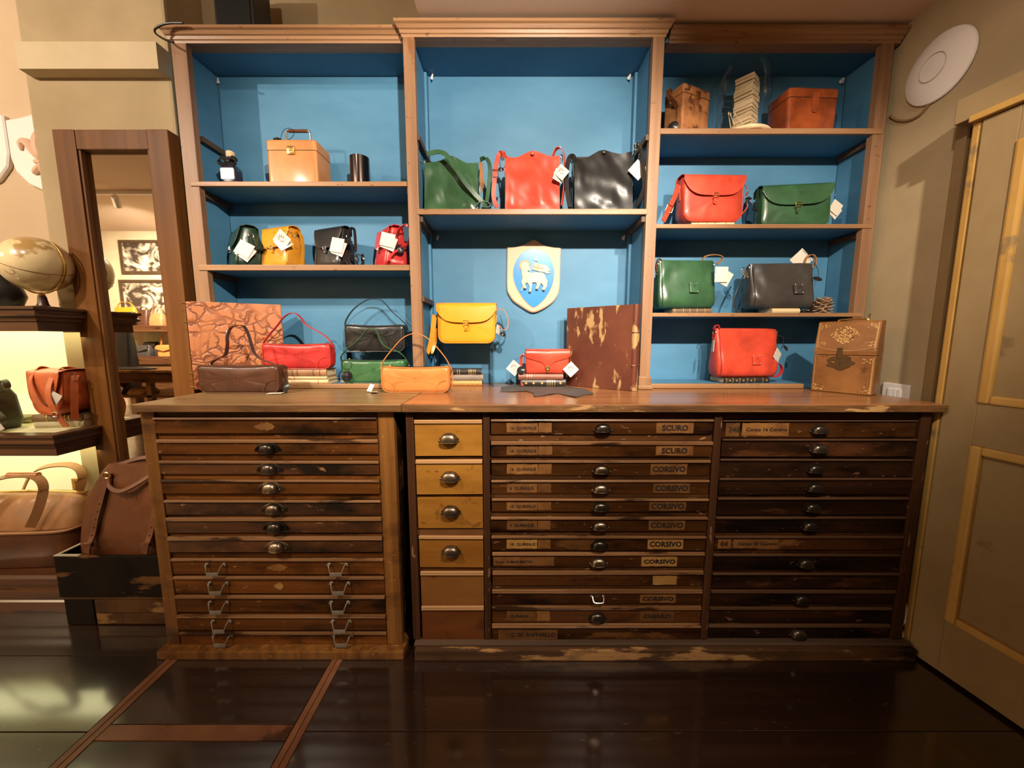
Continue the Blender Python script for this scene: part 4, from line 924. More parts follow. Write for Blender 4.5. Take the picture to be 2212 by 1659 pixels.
t, W, Ht, D, loc = bucket('black leather bucket bag, last on the centre shelf beside the stile', 1240, 1366, 317, 1.612, ZC1 + .0005, .11, blackl, 9.7, .013, greyl)
strap(t, [q(1243, 348, .03), q(1237, 337, .02), q(1228, 345, .02), q(1224, 380, .015), q(1226, 420, .015), q(1231, 447, .015)], .018, blackl, (1, .3, 0))
strap(t, [q(1370, 318, .0), q(1381, 314, .0), q(1387, 335, -.01), q(1390, 375, -.012), q(1391, 405, -.008), q(1382, 430, .0), q(1372, 447, .01)], .018, blackl, (1, .3, .1))
ring(t, q(1378, 316, -.004), .012, .002, (0, 0, 0), brass, True, .010)
price_tag(t, q(1378, 367, .004), .058, 42, 0, 0, tie=q(1378, 320))
# shield emblem hung on the blue back
cx, cz = XA(1153, YK, 1.45), 0
def sp2(u, v): p = P(u, v, YK - .012); return (p.x, p.z)
S0 = P(1153, 595, YK - .001); sh = thing('shield_plaque', 'cream shield plaque with a lamb and banner on a blue oval in centre bay', 'plaque', S0)
def sq(x, y): p = P(1060 + x / 9.761, 510 + y / 9.761, YK - .02); return (p.x - S0.x, p.z - S0.z)
def relief(name, pts, y0, y1, m, par, smooth=True, bev=.25, closed=True):
    p2 = catmull([Vector((a, b, 0)) for a, b in [sq(*q_) for q_ in pts]], 5, True) if smooth else [Vector((*sq(*q_), 0)) for q_ in pts]
    c = sum(p2, Vector()) / len(p2); k = M()
    k.loft([[Vector((p.x, y0, p.y)) for p in p2], [Vector((p.x, y1 * .75 + y0 * .25, p.y)) for p in p2], [Vector((p.x + (c.x - p.x) * bev * .12, y1, p.y + (c.y - p.y) * bev * .12)) for p in p2]])
    return k.out(name, m, par, smooth=35)
outl = [(345, 260), (360, 240), (520, 228), (660, 185), (780, 130), (910, 68), (1040, 130), (1150, 190), (1300, 232), (1460, 248), (1480, 270), (1472, 500), (1462, 900), (1445, 1130), (1400, 1270), (1300, 1400), (1150, 1510), (1000, 1585), (895, 1608), (800, 1580), (650, 1490), (480, 1370), (390, 1240), (345, 1120), (340, 800), (343, 500)]
relief('shield_body', outl, -.001, -.020, shield_m, sh, True, .3)
ov = [(905, 275), (1050, 300), (1180, 380), (1270, 510), (1330, 690), (1335, 850), (1290, 1050), (1200, 1230), (1080, 1380), (905, 1500), (740, 1380), (620, 1220), (520, 1030), (475, 850), (480, 690), (540, 520), (640, 380), (770, 300)]
relief('oval_rim', [(905 + (x - 905) * 1.03, 850 + (y - 850) * 1.02) for x, y in ov], -.018, -.0235, shield_w, sh, True, .1)
relief('blue_oval', ov, -.02, -.025, shield_b, sh, True, .1)
relief('halo', [(715 + 115 * math.cos(a), 630 + 115 * math.sin(a)) for a in [2 * math.pi * i / 18 for i in range(18)]], -.024, -.027, mat('halo_gold', (.55, .29, .11), None, .5), sh, False, .1)
relief('lamb', [(640, 700), (625, 640), (660, 570), (720, 545), (780, 580), (800, 640), (825, 690), (800, 720), (755, 715), (790, 770), (830, 785), (960, 770), (1080, 775), (1130, 820), (1160, 890), (1195, 960), (1180, 1000), (1185, 1050), (1150, 1110), (1130, 1150), (1095, 1150), (1130, 1080), (1095, 1020), (1050, 1005), (1020, 1060), (985, 1130), (950, 1125), (980, 1050), (965, 990), (870, 990), (860, 1060), (845, 1180), (800, 1185), (818, 1080), (790, 1010), (735, 985), (700, 1040), (740, 1110), (700, 1115), (660, 1030), (645, 960), (670, 900), (655, 800)], -.024, -.032, shield_w, sh, False, .8)
for x, y in ((720, 1118), (820, 1190), (968, 1132), (1110, 1152)): relief('hoof', [(x - 24, y - 14), (x + 20, y - 14), (x + 24, y + 14), (x - 20, y + 16)], -.024, -.0325, black_p, sh, False, .1)
relief('banner', [(935, 560), (1010, 595), (1130, 615), (1190, 640), (1220, 690), (1260, 735), (1190, 745), (1240, 760), (1265, 785), (1180, 805), (1120, 770), (1000, 755), (930, 730), (870, 715)], -.024, -.030, shield_w, sh, False, .4)
relief('banner_stripe', [(900, 640), (1010, 665), (1120, 690), (1110, 705), (1000, 690), (890, 662)], -.029, -.0312, red_print, sh, False, .1)
relief('banner_stripe', [(1000, 600), (1022, 602), (985, 750), (962, 745)], -.029, -.0311, red_print, sh, False, .1)
a_, b_2 = sq(640, 1160), sq(955, 460); M().tube([(a_[0], -.034, a_[1]), (b_2[0], -.034, b_2[1])], .0016, 6).out('staff', gold_print, sh)
a_, b_2 = sq(905, 500), sq(985, 530); M().tube([(a_[0], -.034, a_[1]), (b_2[0], -.034, b_2[1])], .0014, 6).out('staff_cross', gold_print, sh)
# yellow satchel on riser
t, z = riser('clear acrylic riser under the yellow satchel', 950, 1066, 742, 1.64, ZC + .001, .10)
Yf = 1.645; loc, W = spot(946, 1070, Yf, z + .0005, .075)
t = satchel('satchel', 'yellow leather satchel with brass buckle on a clear riser', loc, W, zz(657, Yf) - z, .075, yell, 0, .47, 'flap satchels', .06, 31, brass, .035, .30)
q = lambda u, v, dy=0: P(u, v, Yf + dy) - L(t)
strap(t, [q(939, 680, .03), q(936, 705, .03), q(932, 735, .03), q(927, 757, .03), q(931, 760, .035), q(938, 740, .05), q(944, 710, .05)], .022, ochrel, (1, .3, 0))
strap(t, [q(1075, 668, .035), q(1086, 668, .04), q(1096, 683, .04), q(1098, 702, .04), q(1089, 713, .035), q(1080, 705, .03)], .018, tan, (0, 1, .1))
price_tag(t, q(1076, 712, .02), .04, 15, 65, 0, w_=.8); alarm_tag(t, q(1086, 722, .03), .014, (50, 20), q(1080, 680, .03))
bks = 'books beside the tan bag'; z = ZC + .001; Yb_ = 1.69
book_thing('gilt tan book, lowest of three beside the tan bag', 962, 1041, Yb_, z, .0225, .075, bk_gold, bks, (.42, .5, .62, .75, .86)); z += .023
book_thing('plain grey book, middle of three beside the tan bag', 961, 1044, Yb_ - .003, z, .0265, .078, bk_grey, bks); z += .027
book_thing('black gilt book, topmost of three beside the tan bag', 962, 1039, Yb_, z, .025, .075, bk_black, bks, (.34, .40, .66, .70, .74, .79, .84)); z += .0255
# hide, two books, red clutch
hp = [(185, 965), (420, 972), (700, 962), (800, 985), (850, 1005), (858, 1065), (950, 1062), (1050, 1050), (1200, 1025), (1330, 1005), (1500, 1045), (1690, 1085), (1760, 1070), (1850, 1042), (2055, 1022), (1960, 965), (1880, 930), (1540, 880), (1000, 850), (520, 845), (370, 868), (205, 885), (228, 915)]
pts = [PZ(1060 + x / 9.217, 740 + y / 9.217, ZC + .003) for x, y in hp]; c = sum(pts, Vector()) / len(pts)
hd = thing('leather_hide', 'irregular grey leather offcut lying flat on the counter', 'leather', (c.x, c.y, ZC + .0006))
k = M(); k.prism([(p.x, p.y, ZC + .0008 + .0012 * (i % 3)) for i, p in enumerate(pts)], (0, 0, .0022)); k.out('hide', hide_m, hd, True, smooth=0)
bks = 'books under the red clutch'; z = ZC + .0058; Yc = 1.628
book_thing('black book with gilt diamonds, lying on the grey leather offcut', 1127, 1222, Yc, z, .029, .11, bk_black, bks, (.58, .62, .66, .70, .75), diam=(.10, .27, .46, .88)); z += .0295
book_thing('slim wine red book under the red clutch', 1120, 1217, Yc - .004, z, .0245, .11, bk_wine, bks, (.2, .25, .3), R(-1)); z += .025
Yf = 1.636; loc, W = spot(1136, 1229, Yf, z, .055); Ht = zz(757, Yf) - z
t = thing('clutch', 'small red leather clutch with pointed flap and brass clasp on two books', 'handbag', loc); h = .0275
M().pillow(rr(W, Ht, .008, .006), [(W, -h), (.02, -h), (.006, -h), (.001, -h + .005), (0, -h + .012), (0, h - .01), (.004, h), (.03, h)]).out('body', red, t, smooth=50)
g = []
for i in range(25):
    f = 2 * i / 24 - 1; x = f * (W / 2 + .002); a = abs(f); Lx = Ht * (.30 + .28 * (1 - a) ** 1.1 + .24 * math.exp(-(f / .13) ** 2)) if a < .97 else Ht * .22
    g.append([(x, h, Ht - .03), (x, h + .001, Ht - .002), (x, h * .5, Ht + .004), (x, -h * .5, Ht + .004), (x, -h - .002, Ht - .001)] + [(x, -h - .003 - .003 * math.sin(math.pi * k / 6), Ht - Lx * k / 6) for k in range(1, 7)])
M().sheet(g, .002).out('flap', red, t, smooth=70); M().tube([Vector(r[-1]) + Vector((0, -.001, 0)) for r in g], .0012, 5).out('flap_edge', red2, t)
k = M(); k.lathe([(.001, .004), (.010, .003), (.012, -.001), (.012, -.003)], (0, -h - .004, Ht * .25), 16, Matrix.Rotation(R(90), 4, 'X')); k.box(-.005, .005, -h - .010, -h - .002, Ht * .06, Ht * .22, .002); k.out('clasp', brass, t)
stamp(t, (0, -h - .007, Ht * .72), .016, red2)
ring(t, (W / 2 + .004, 0, Ht * .9), .008, .0016, (0, 0, 40), brass); ring(t, (-W / 2 - .004, 0, Ht * .8), .008, .0016, (0, 0, 40), brass)
strap(t, [(-W / 2 - .004, 0, Ht * .8), (-W / 2 - .018, 0, Ht * .75), (-W / 2 - .02, 0, Ht * .4), (-W / 2 - .019, -.012, -.012), (-W / 2 - .016, -.044, -.052)], .012, red, (.8, .6, 0))
price_tag(t, (-W / 2 - .052, -.012, Ht * .24), .052, 40, -4, 0, True, (-W / 2 - .004, 0, Ht * .78)); price_tag(t, (W / 2 + .006, -.042, Ht * .2), .05, 46, 0, 0, True, (W / 2 + .004, 0, Ht * .85))
alarm_tag(t, (-W / 2 - .022, -.035, Ht * .16), .019, (70, -20), (-W / 2 - .006, 0, Ht * .72))
# brown marbled album standing at an angle
e0, e1 = Vector((.2505, 1.705, ZC + .001)), Vector((.502, 1.495, ZC + .001)); W = (e1 - e0).length; Hh = zz(657, 1.495) - ZC
alb = thing('album', 'large brown marbled leather album standing against the right centre stile', 'album', e0, math.atan2(e1.y - e0.y, e1.x - e0.x))
M().box(0, W - .02, -.002, .003, 0, Hh, .0015).out('front_cover', album_b, alb, smooth=0); M().box(0, W - .02, .030, .035, 0, Hh, .0015).out('back_cover', album_b, alb, smooth=0)
M().box(.004, W - .02, .0032, .0298, .003, Hh - .003).out('page_block', pages, alb, smooth=0)
k = M(); pr = [(W - .021, -.002), (W - .012, -.004), (W - .003, .002), (W + .001, .016), (W - .003, .031), (W - .012, .037), (W - .021, .035)]
k.prism([(x, y, 0) for x, y in pr], (0, 0, Hh)); k.out('spine', album_b, alb)
for f in (.3, .68): M().tube([(x, y - .001 if y < .016 else y + .001, Hh * f) for x, y in pr], .0022, 6).out('spine_band', album_b, alb)
# ================================================================== right bay
t, W, Ht, s = hard_case('travel_case', 'worn brown leather case with brass latch on upper right shelf, left of the glass dome', 1452, 1532, 186, 206, 1.635, ZR1 + .0005, .10, worn_box, R(24))
M().box(-.012, .012, -.056, -.049, s - .014, s + .016, .002).out('latch', brass, t); M().box(-.016, .016, -.0545, -.0505, s - .014, s - .002, .002).out('latch_plate', brass, t)
strap(t, [(-W / 2 - .002, .02, s + .03), (-W / 2 - .028, .0, s + .025), (-W / 2 - .034, -.01, s - .005), (-W / 2 - .012, -.02, s - .03), (-W / 2 - .001, -.02, s - .045)], .020, choc, (0, 1, 0), 'side_handle', .005)
alarm_tag(t, (-W / 2 - .016, -.02, .024), .021, (85, -60), (-W / 2 - .004, -.02, s - .04))
loc = Vector((XA(1601, 1.70, ZR1 + .05), 1.70, ZR1 + .0005)); r_ = (XA(1657, 1.70, ZR1 + .05) - XA(1545, 1.70, ZR1 + .05)) / 2 * .96; Hd = zz(124, 1.71) - loc.z
t = thing('glass_dome', 'tall glass bell dome on a round wooden base on upper right shelf', 'glass dome', loc)
M().lathe([(r_ + .002, 0), (r_ + .006, .004), (r_ + .006, .010), (r_ + .001, .016), (.001, .016)], n=36).out('wooden_base', pale_wood, t)
pr = [(r_ - .003, .0165), (r_ - .003, Hd - r_)] + [((r_ - .003) * math.cos(R(90 * i / 10)), Hd - r_ + r_ * math.sin(R(90 * i / 10))) for i in range(1, 10)] + [(.002, Hd)]
k = M(); n_ = 36; rings = [[Vector((a * math.cos(2 * math.pi * j / n_), a * math.sin(2 * math.pi * j / n_), b)) for j in range(n_)] for a, b in pr]
k.loft(rings, False); k.out('bell', glass, t)
bs = thing('board_stack', 'stack of thin pale boards inside the glass dome', 'stack of boards', loc + Vector((.012, 0, .017)), R(38)); zt = zz(165, 1.68) - loc.z - .017; n_ = 19; hb = zt / n_
for i in range(n_):
    f = i / n_; wv = .004 * math.sin(i * 1.3)
    k = M(); k.box(-.035 + wv, .030 + wv + .004 * rnd.random(), -.040 + .004 * rnd.random(), .034, 0, hb * .9, .0015, Matrix.Rotation(R(rnd.uniform(-4, 4)), 4, 'Z') @ Matrix.Rotation(R(rnd.uniform(-1.2, 1.2)), 4, 'Y'))
    k.out('board', pale_wood, bs, loc=(0, 0, i * hb), smooth=0)
for i, (x0, y0, x1, y1, z1) in enumerate(((-.045, -.012, -.058, .0, .095), (-.036, -.03, -.056, -.012, .085), (-.012, -.056, -.048, -.03, .075))):
    t = thing('stick', ['thin pale stick upright at the dome edge, left of the boards', 'thin pale stick leaning behind another inside the glass dome', 'thin pale stick leaning across the front of the boards'][i], 'stick', loc + Vector((x0, y0, .0172)), 0, 'sticks in the glass dome')
    M().tube([(0, 0, .002), (x1 - x0, y1 - y0, z1)], .0020, 6).out('shaft', pale_wood, t)
    M().ell((x1 - x0, y1 - y0, z1), .0034, .0034, .007, 8, 5).out('head', pale_wood, t)
t, W, Ht, s = hard_case('travel_case', 'polished reddish brown leather box with a rounded strap tab on upper right shelf', 1694, 1806, 189, 210, 1.632, ZR1 + .0005, .125, cognac, R(3), .04)
k = M(); w_ = .0145; zt, zl = s + .018, s - .045
pts = [(-w_, zt), (-w_, zl)] + [(w_ * math.cos(R(180 + 18 * i)), zl + w_ * math.sin(R(180 + 18 * i))) for i in range(1, 10)] + [(w_, zl), (w_, zt)]
k.prism([(x + .006, -.0665, z_) for x, z_ in pts], (0, .0045, 0)); tb = k.out('strap_tab', cognac, t)
for sx in (-1, 1):
    for zq in (s + .013, s + .003): M().ell((.006 + sx * .009, -.067, zq), .0017, .0014, .0017, 6, 4).out('rivet', brass, tb)
def pine_cone(label, u, v, Y, z, r, tilt=0, h=1.25):
    x = XA(u, Y, z); t = thing('pine_cone', label, 'pine cone', (x, Y, z), 0, 'pine cones on the right shelves')
    k = M(); k.ell((0, 0, r * h * .5), r * .55, r * .55, r * h * .5, 10, 8); k.out('core', cone_m, t)
    n = 44; kk = M()
    for i in range(n):
        f = i / n; a = i * 2.39996; zc = r * h * (.06 + .9 * f); rr_ = r * (.55 + .5 * math.sin(math.pi * (.18 + .72 * f)))
        up = -.35 + 1.5 * f
        d = Vector((math.cos(a), math.sin(a), up)).normalized(); sd = Vector((-math.sin(a), math.cos(a), 0)); b0 = Vector((0, 0, zc)) + Vector((math.cos(a), math.sin(a), 0)) * r * .3
        e = b0 + d * rr_ * .72; e.z = max(e.z, .0035); w_ = r * .24; nn = d.cross(sd) * r * .05
        kk.loft([[b0 + sd * w_ * .4 + nn, b0 - sd * w_ * .4 + nn, b0 - sd * w_ * .4 - nn, b0 + sd * w_ * .4 - nn], [e + sd * w_ + nn * 1.6, e - sd * w_ + nn * 1.6, e - sd * w_ - nn, e + sd * w_ - nn], [e + d * w_ * .5 + sd * w_ * .4 + nn, e + d * w_ * .5 - sd * w_ * .4 + nn, e + d * w_ * .5 - sd * w_ * .4 - nn, e + d * w_ * .5 + sd * w_ * .4 - nn]])
    o = kk.out('scales', cone_m, t, smooth=0); o['kind'] = 'stuff'; return t
pine_cone('dark pine cone at the shaded end of upper right shelf', 1866, 268, 1.66, ZR1 + .001, .018, h=.9)
# second right shelf
book_thing('pale tan book under the red satchel', 1494, 1586, 1.632, ZR2 + .0005, .0185, .10, bk_tan, None, (.15, .35, .55, .8), bandm=bk_grey)
Yf = 1.628; z = ZR2 + .0195; loc, W = spot(1474, 1604, Yf, z, .085)
t = satchel('satchel', 'red leather satchel with brass buckle on a pale book, right bay', loc, W, zz(376, Yf) - z, .085, red, R(2), .46, 'flap satchels', .062, 33, brass, .040, .36, None)
q = lambda u, v, dy=0: P(u, v, Yf + dy) - L(t)
strap(t, [q(1464, 400, .03), q(1458, 420, .02), q(1449, 440, .01), q(1439, 461, 0), q(1430, 479, -.005)], .021, red, (1, .3, .3)); ring(t, q(1444, 452, .003), .013, .002, (0, 20, 0), brass, True, .014)
strap(t, [q(1610, 398, .03), q(1617, 412, .03), q(1611, 425, .02), q(1616, 445, .02), q(1606, 460, .02), q(1596, 469, .02)], .015, red, (.6, .8, 0)); alarm_tag(t, q(1618, 428, .0), .014, (20, 0)); alarm_tag(t, q(1632, 452, .0), .016, (30, 20), q(1618, 430, 0))
Yf = 1.632; loc, W = spot(1652, 1789, Yf, ZR2 + .0005, .085)
t = satchel('satchel', 'dark green leather satchel with crest stamped flap in right bay', loc, W, zz(397, Yf) - ZR2, .085, green, R(-7), .50, 'flap satchels', .062, 37, brass, .030, .34, green2)
q = lambda u, v, dy=0: P(u, v, Yf + dy) - L(t)
strap(t, [q(1650, 402, .05), q(1645, 405, .04), q(1644, 430, .03), q(1646, 455, .03), q(1643, 478, .03)], .016, dgreen, (.8, .5, 0)); strap(t, [q(1651, 405, .06), q(1640, 404, .06), q(1637, 440, .06), q(1640, 478, .05)], .016, dgreen, (.3, 1, 0))
price_tag(t, q(1797, 452, .04), .05, 30, 15, 0, tie=q(1790, 420, .04), second=True)
# third right shelf
book_thing('dark ribbed book under the green slouchy bag', 1452, 1538, 1.640, ZR3 + .0005, .0215, .10, mat('umber_book', (.10, .06, .035), (.16, .10, .06), .5), None, (.06, .28, .44, .62, .82), name='book')
t, W, Ht, D, loc = hobo('green leather slouchy bag with riveted patch on a dark ribbed book', 1424, 1548, 559, 1.625, ZR3 + .0225, .10, green, 4.2, R(4), .08, .42)
q = lambda u, v, dy=0: P(u, v, 1.625 + dy) - loc
strap(t, [q(1516, 570, .05), q(1524, 554, .045), q(1545, 549, .04), q(1562, 552, .04), q(1562, 560, .045), q(1550, 570, .05)], .011, camel, (0, 1, .3))
strap(t, [q(1428, 565, .04), q(1420, 560, .04), q(1415, 575, .04), q(1416, 590, .04)], .012, choc, (0, 1, 0))
price_tag(t, q(1559, 592, -.01), .064, 0, 0, 0, w_=.9, tie=q(1551, 566, .04)); price_tag(t, q(1566, 598, -.004), .06, 28, 0, 0)
t3 = book_thing('small tan book under the charcoal slouchy bag', 1668, 1728, 1.628, ZR3 + .0005, .021, .10, bk_tan, None, ())
t, W, Ht, D, loc = hobo('charcoal leather slouchy bag with riveted patch on a small tan book', 1630, 1762, 565, 1.622, ZR3 + .022, .115, greyl, 7.5, R(-3), .22, .42)
q = lambda u, v, dy=0: P(u, v, 1.622 + dy) - loc
strap(t, [q(1615, 580, .04), q(1607, 600, .03), q(1597, 625, .02), q(1590, 648, .02), q(1591, 664, .02), q(1600, 671, .015)], .016, greyl, (.6, .8, .2))
k = M()
for i in range(4): k.tube([q(1610 + 2 * i + 4 * math.cos(a), 582 + 5 * i + 5 * math.sin(a), .02) for a in [2 * math.pi * j / 10 for j in range(10)]], .0017, 5, closed=True)
k.out('chain', nickel, t)
price_tag(t, q(1729, 562, .06), .070, 45, 0, 0, tie=q(1752, 570, .05)); strap(t, [q(1733, 576, .05), q(1741, 556, .05), q(1753, 551, .05), q(1759, 560, .05), q(1757, 577, .05)], .012, camel, (0, 1, .2))
alarm_tag(t, q(1764, 603, .02), .018, (40, 0), q(1757, 568, .05))
pine_cone('open pine cone at the right end of third right shelf', 1776, 658, 1.66, ZR3 + .001, .034, h=1.75)
pine_cone('pine cone tucked behind the charcoal slouchy bag', 1750, 658, 1.715, ZR3 + .001, .030, h=1.8)
# bottom right
book_thing('black book with gilt diamonds under the red slouchy bag', 1560, 1664, 1.632, ZF, .023, .115, bk_black, None, (.04, .18, .33, .5, .66, .84), R(5), diam=(.11, .26, .41, .58, .92))
t, W, Ht, D, loc = hobo('red leather slouchy bag with riveted patch on a black book', 1548, 1688, 710, 1.624, ZF + .024, .105, red, 12.4, R(5), .12, .36, red2, 1.02)
q = lambda u, v, dy=0: P(u, v, 1.624 + dy) - loc
strap(t, [q(1672, 787, .04), q(1688, 786, .04), q(1694, 797, .04), q(1688, 810, .03), q(1672, 815, .02)], .014, red2, (0, 1, .2)); strap(t, [q(1538, 712, .04), q(1540, 704, .04), q(1546, 703, .04), q(1550, 711, .04)], .014, red2, (0, 1, 0))
price_tag(t, q(1535, 747, .03), .05, 0, 70, 0, w_=.7); price_tag(t, q(1682, 768, .02), .05, 35, 25, 0, tie=q(1679, 722, .04))
M().tube([q(1682, 724, .04), q(1696, 728, .04), q(1697, 742, .04), q(1692, 754, .04)], .0014, 5, smooth=4).out('tether', nickel, t); alarm_tag(t, q(1702, 752, .03), .016, (60, 40))
# slope fronted stationery box at the right end of the counter
b0, b1 = Vector((1.247, 1.533, ZC + .001)), Vector((1.353, 1.377, ZC + .001)); W = (b1 - b0).length
t = thing('stationery_box', 'gilt tooled brown leather stationery box with sloping lid at the right end of the counter', 'box', b0, math.atan2(b1.y - b0.y, b1.x - b0.x))
h1, h2, D = .150, .282, .080
M().box(0, W, 0, D, 0, h1 - .001, .004).out('body', antique, t, smooth=0)
k = M(); pr = [(0, h1 + .001), (-.001, h1 + .016), (.024, h2 - .006), (.030, h2), (D, h2), (D, h1 + .001)]
k.loft([[Vector((0, a, b)) for a, b in pr], [Vector((W, a, b)) for a, b in pr]]); lid = k.out('lid', antique, t, smooth=0)
k = M(); k.tube([(W * .3, D * .6, h2 + .001), (W * .34, D * .6, h2 + .007), (W * .72, D * .6, h2 + .007), (W * .76, D * .6, h2 + .001)], .004, 8, smooth=3); k.out('carry_handle', brass, lid)
M().tube([(W * .78, D * .6, h2), (W * .775, D * .6, h2 + .022), (W * .79, D * .6, h2 + .026)], .0025, 6).out('lock_pin', brass, lid)
pts = [(W * .46 + .040 * math.cos(a) * (1 + .14 * math.cos(7 * a)), h1 - .030 + .026 * math.sin(a) * (1 + .16 * math.cos(5 * a + 1))) for a in [2 * math.pi * i / 40 for i in range(40)]]
k = M(); k.prism([(x, -.0035, z_) for x, z_ in pts], (0, .004, 0)); k.box(W * .46 - .012, W * .46 + .004, -.005, .004, h1 - .016, h1 + .028, .002); sc = k.out('lock_plate', mat('dark_bronze', (.085, .05, .022), (.13, .08, .036), .45, .8), t, smooth=0)
M().box(W * .46 - .0012, W * .46 + .0012, -.0045, -.003, h1 - .042, h1 - .028).out('keyhole', black_p, sc, smooth=0); M().box(W * .46 - .026, W * .46 - .016, -.008, -.003, h1 - .032, h1 - .028, .001).out('latch', brass, sc, smooth=0)
def gilt(par, items, tilt):
    k = M()
    for x, z_, r in items:
        y, yn = tilt(z_); pts = [(x + r * math.cos(R(60 * i)), y, z_ + r * math.sin(R(60 * i))) for i in range(6)]; k.prism(pts, (0, .0012, 0))
    k.out('gilt_ornament', mat('worn_gilt', (.48, .28, .10), (.62, .40, .17), .45, .25), par, smooth=0)
it = []
for i in range(22): it.append((.006, .01 + (h1 - .02) * i / 21, .0017)); it.append((W - .007, .008 + (h1 - .02) * i / 21, .0026))
for cx, cz, sx, sz_ in ((0, 0, 1, 1), (W, 0, -1, 1), (W, h1 - .006, -1, -1)):
    for i in range(14): it.append((cx + sx * (.010 + .030 * rnd.random() ** 1.6), cz + sz_ * (.008 + .022 * rnd.random() ** 1.5), rnd.uniform(.0012, .0028)))
for i in range(20): it.append((.01 + (W - .02) * i / 19, .005, .0012))
gilt(t, it, lambda z_: (-.0011, 0))
it = []; sl = lambda z_: (-.001 + .025 * (z_ - h1 - .016) / (h2 - .022 - h1) - .0012, 0)
zc = (h1 + h2) / 2 + .012
for i in range(150):
    a = rnd.uniform(0, 6.283); r = rnd.random() ** .7; it.append((W * .47 + .048 * r * math.cos(a) * (1 - .35 * abs(math.sin(a))), zc + .034 * r * math.sin(a), rnd.uniform(.0012, .0032)))
for i in range(18): it.append((.006, h1 + .025 + (h2 - h1 - .036) * i / 17, .0022)); it.append((W - .007, h1 + .025 + (h2 - h1 - .036) * i / 17, .0026))
for cx, cz, sx, sz_ in ((0, h2 - .008, 1, -1), (W, h2 - .008, -1, -1), (0, h1 + .03, 1, 1), (W, h1 + .03, -1, 1)):
    for i in range(13): it.append((cx + sx * (.010 + .026 * rnd.random() ** 1.6), cz + sz_ * (.004 + .018 * rnd.random() ** 1.5), rnd.uniform(.0012, .0026)))
gilt(lid, it, sl)
k = M(); k.tube([(W * i / 12, -.0012 + .002 * math.sin(math.pi * i / 12) * 0, h1 + .030 - .014 * math.sin(math.pi * i / 12)) for i in range(13)], .0018, 5); k.out('curved_bead', mat('tooled_edge', (.30, .16, .06), (.42, .25, .11), .45), lid)
# ================================================================== right wall fittings
def on_wall(u, v): return PX(u, v, WX)
c = on_wall(2033, 146); t = thing('wall_disc', 'white round domed device with an inner ring, high on the right wall', 'device', (WX - .0005, c.y, c.z), 0)
mx = Matrix.Rotation(R(-90), 4, 'Y'); r_ = .112
M().lathe([(.001, 0), (r_ * .9, 0), (r_, .006), (r_ * .98, .012), (r_ * .75, .024), (r_ * .45, .031), (.001, .034)], (0, 0, 0), 40, mx).out('shell', white_p, t)
M().lathe([(r_ * .36, .031), (r_ * .38, .0345), (r_ * .40, .0325)], (0, 0, 0), 40, mx, cap=False).out('ring_seam', mat('grey_plastic', (.45, .4, .38), None, .4), t)
pts = [on_wall(u, v) + Vector((-.006, 0, 0)) for u, v in ((2022, 205), (2012, 222), (1990, 248), (1965, 260), (1940, 259), (1926, 250))]
ct = thing('cable', 'brown cable curving down the wall from the white disc to the bookcase', 'cable', pts[-1]); M().tube(pts, .0045, 8, smooth=5).out('cord', mat('tan_cable', (.22, .13, .06), None, .5), ct, True)
a, b = on_wall(1912, 824), on_wall(1969, 836); t = thing('light_switch', 'white wall switch plate just above the right end of the counter', 'switch', (WX - .0005, (a.y + b.y) / 2, a.z - .045))
hw = abs(a.y - b.y) / 2; M().box(-.008, 0, -hw, hw, -.042, .042, .003).out('plate', white_p, t, smooth=0)
for i in (-1, 0, 1): M().box(-.012, -.0075, i * hw * .36 - hw * .17, i * hw * .36 + hw * .17, -.028, .022, .002).out('rocker', white_p, t, smooth=0)
pts = [Vector((1.442, 1.195 + .05, zz(v, 1.245))) + Vector((dx, 0, 0)) for v, dx in ((1300, -.012), (1320, -.002), (1338, .0), (1348, -.01), (1358, -.012), (1372, -.004), (1385, -.006), (1392, -.012))]
t = thing('cable', 'white cord hanging down between the type cabinet and the door', 'cable', pts[-1]); M().tube(pts, .005, 8, smooth=4).out('cord', white_p, t, True)
# ================================================================== on top of the bookcase
p0, p1 = XA(489, 1.72, 2.4), XA(571, 1.72, 2.4)
t = thing('speaker', 'black box standing on the top left of the bookcase', 'speaker', ((p0 + p1) / 2, 1.72, ZT + .025)); M().box((p0 - p1) / 2, (p1 - p0) / 2, -.06, .06, 0, .30, .008).out('cabinet', black_p, t, smooth=0)
M().box((p0 - p1) / 2 + .012, (p1 - p0) / 2 - .012, -.064, -.059, .012, .288, .003).out('grille', mat('speaker_cloth', (.006, .006, .006), None, .95), t, smooth=0)
pts = [P(u, v, 1.555) for u, v in ((395, 50), (370, 50), (352, 53), (338, 60), (334, 66), (337, 73), (348, 81), (362, 88), (375, 92))]
t = thing('cable', 'black cable looping over the left end of the cornice', 'cable', pts[0]); M().tube(pts, .0035, 8, smooth=5).out('cord', black_p, t, True)
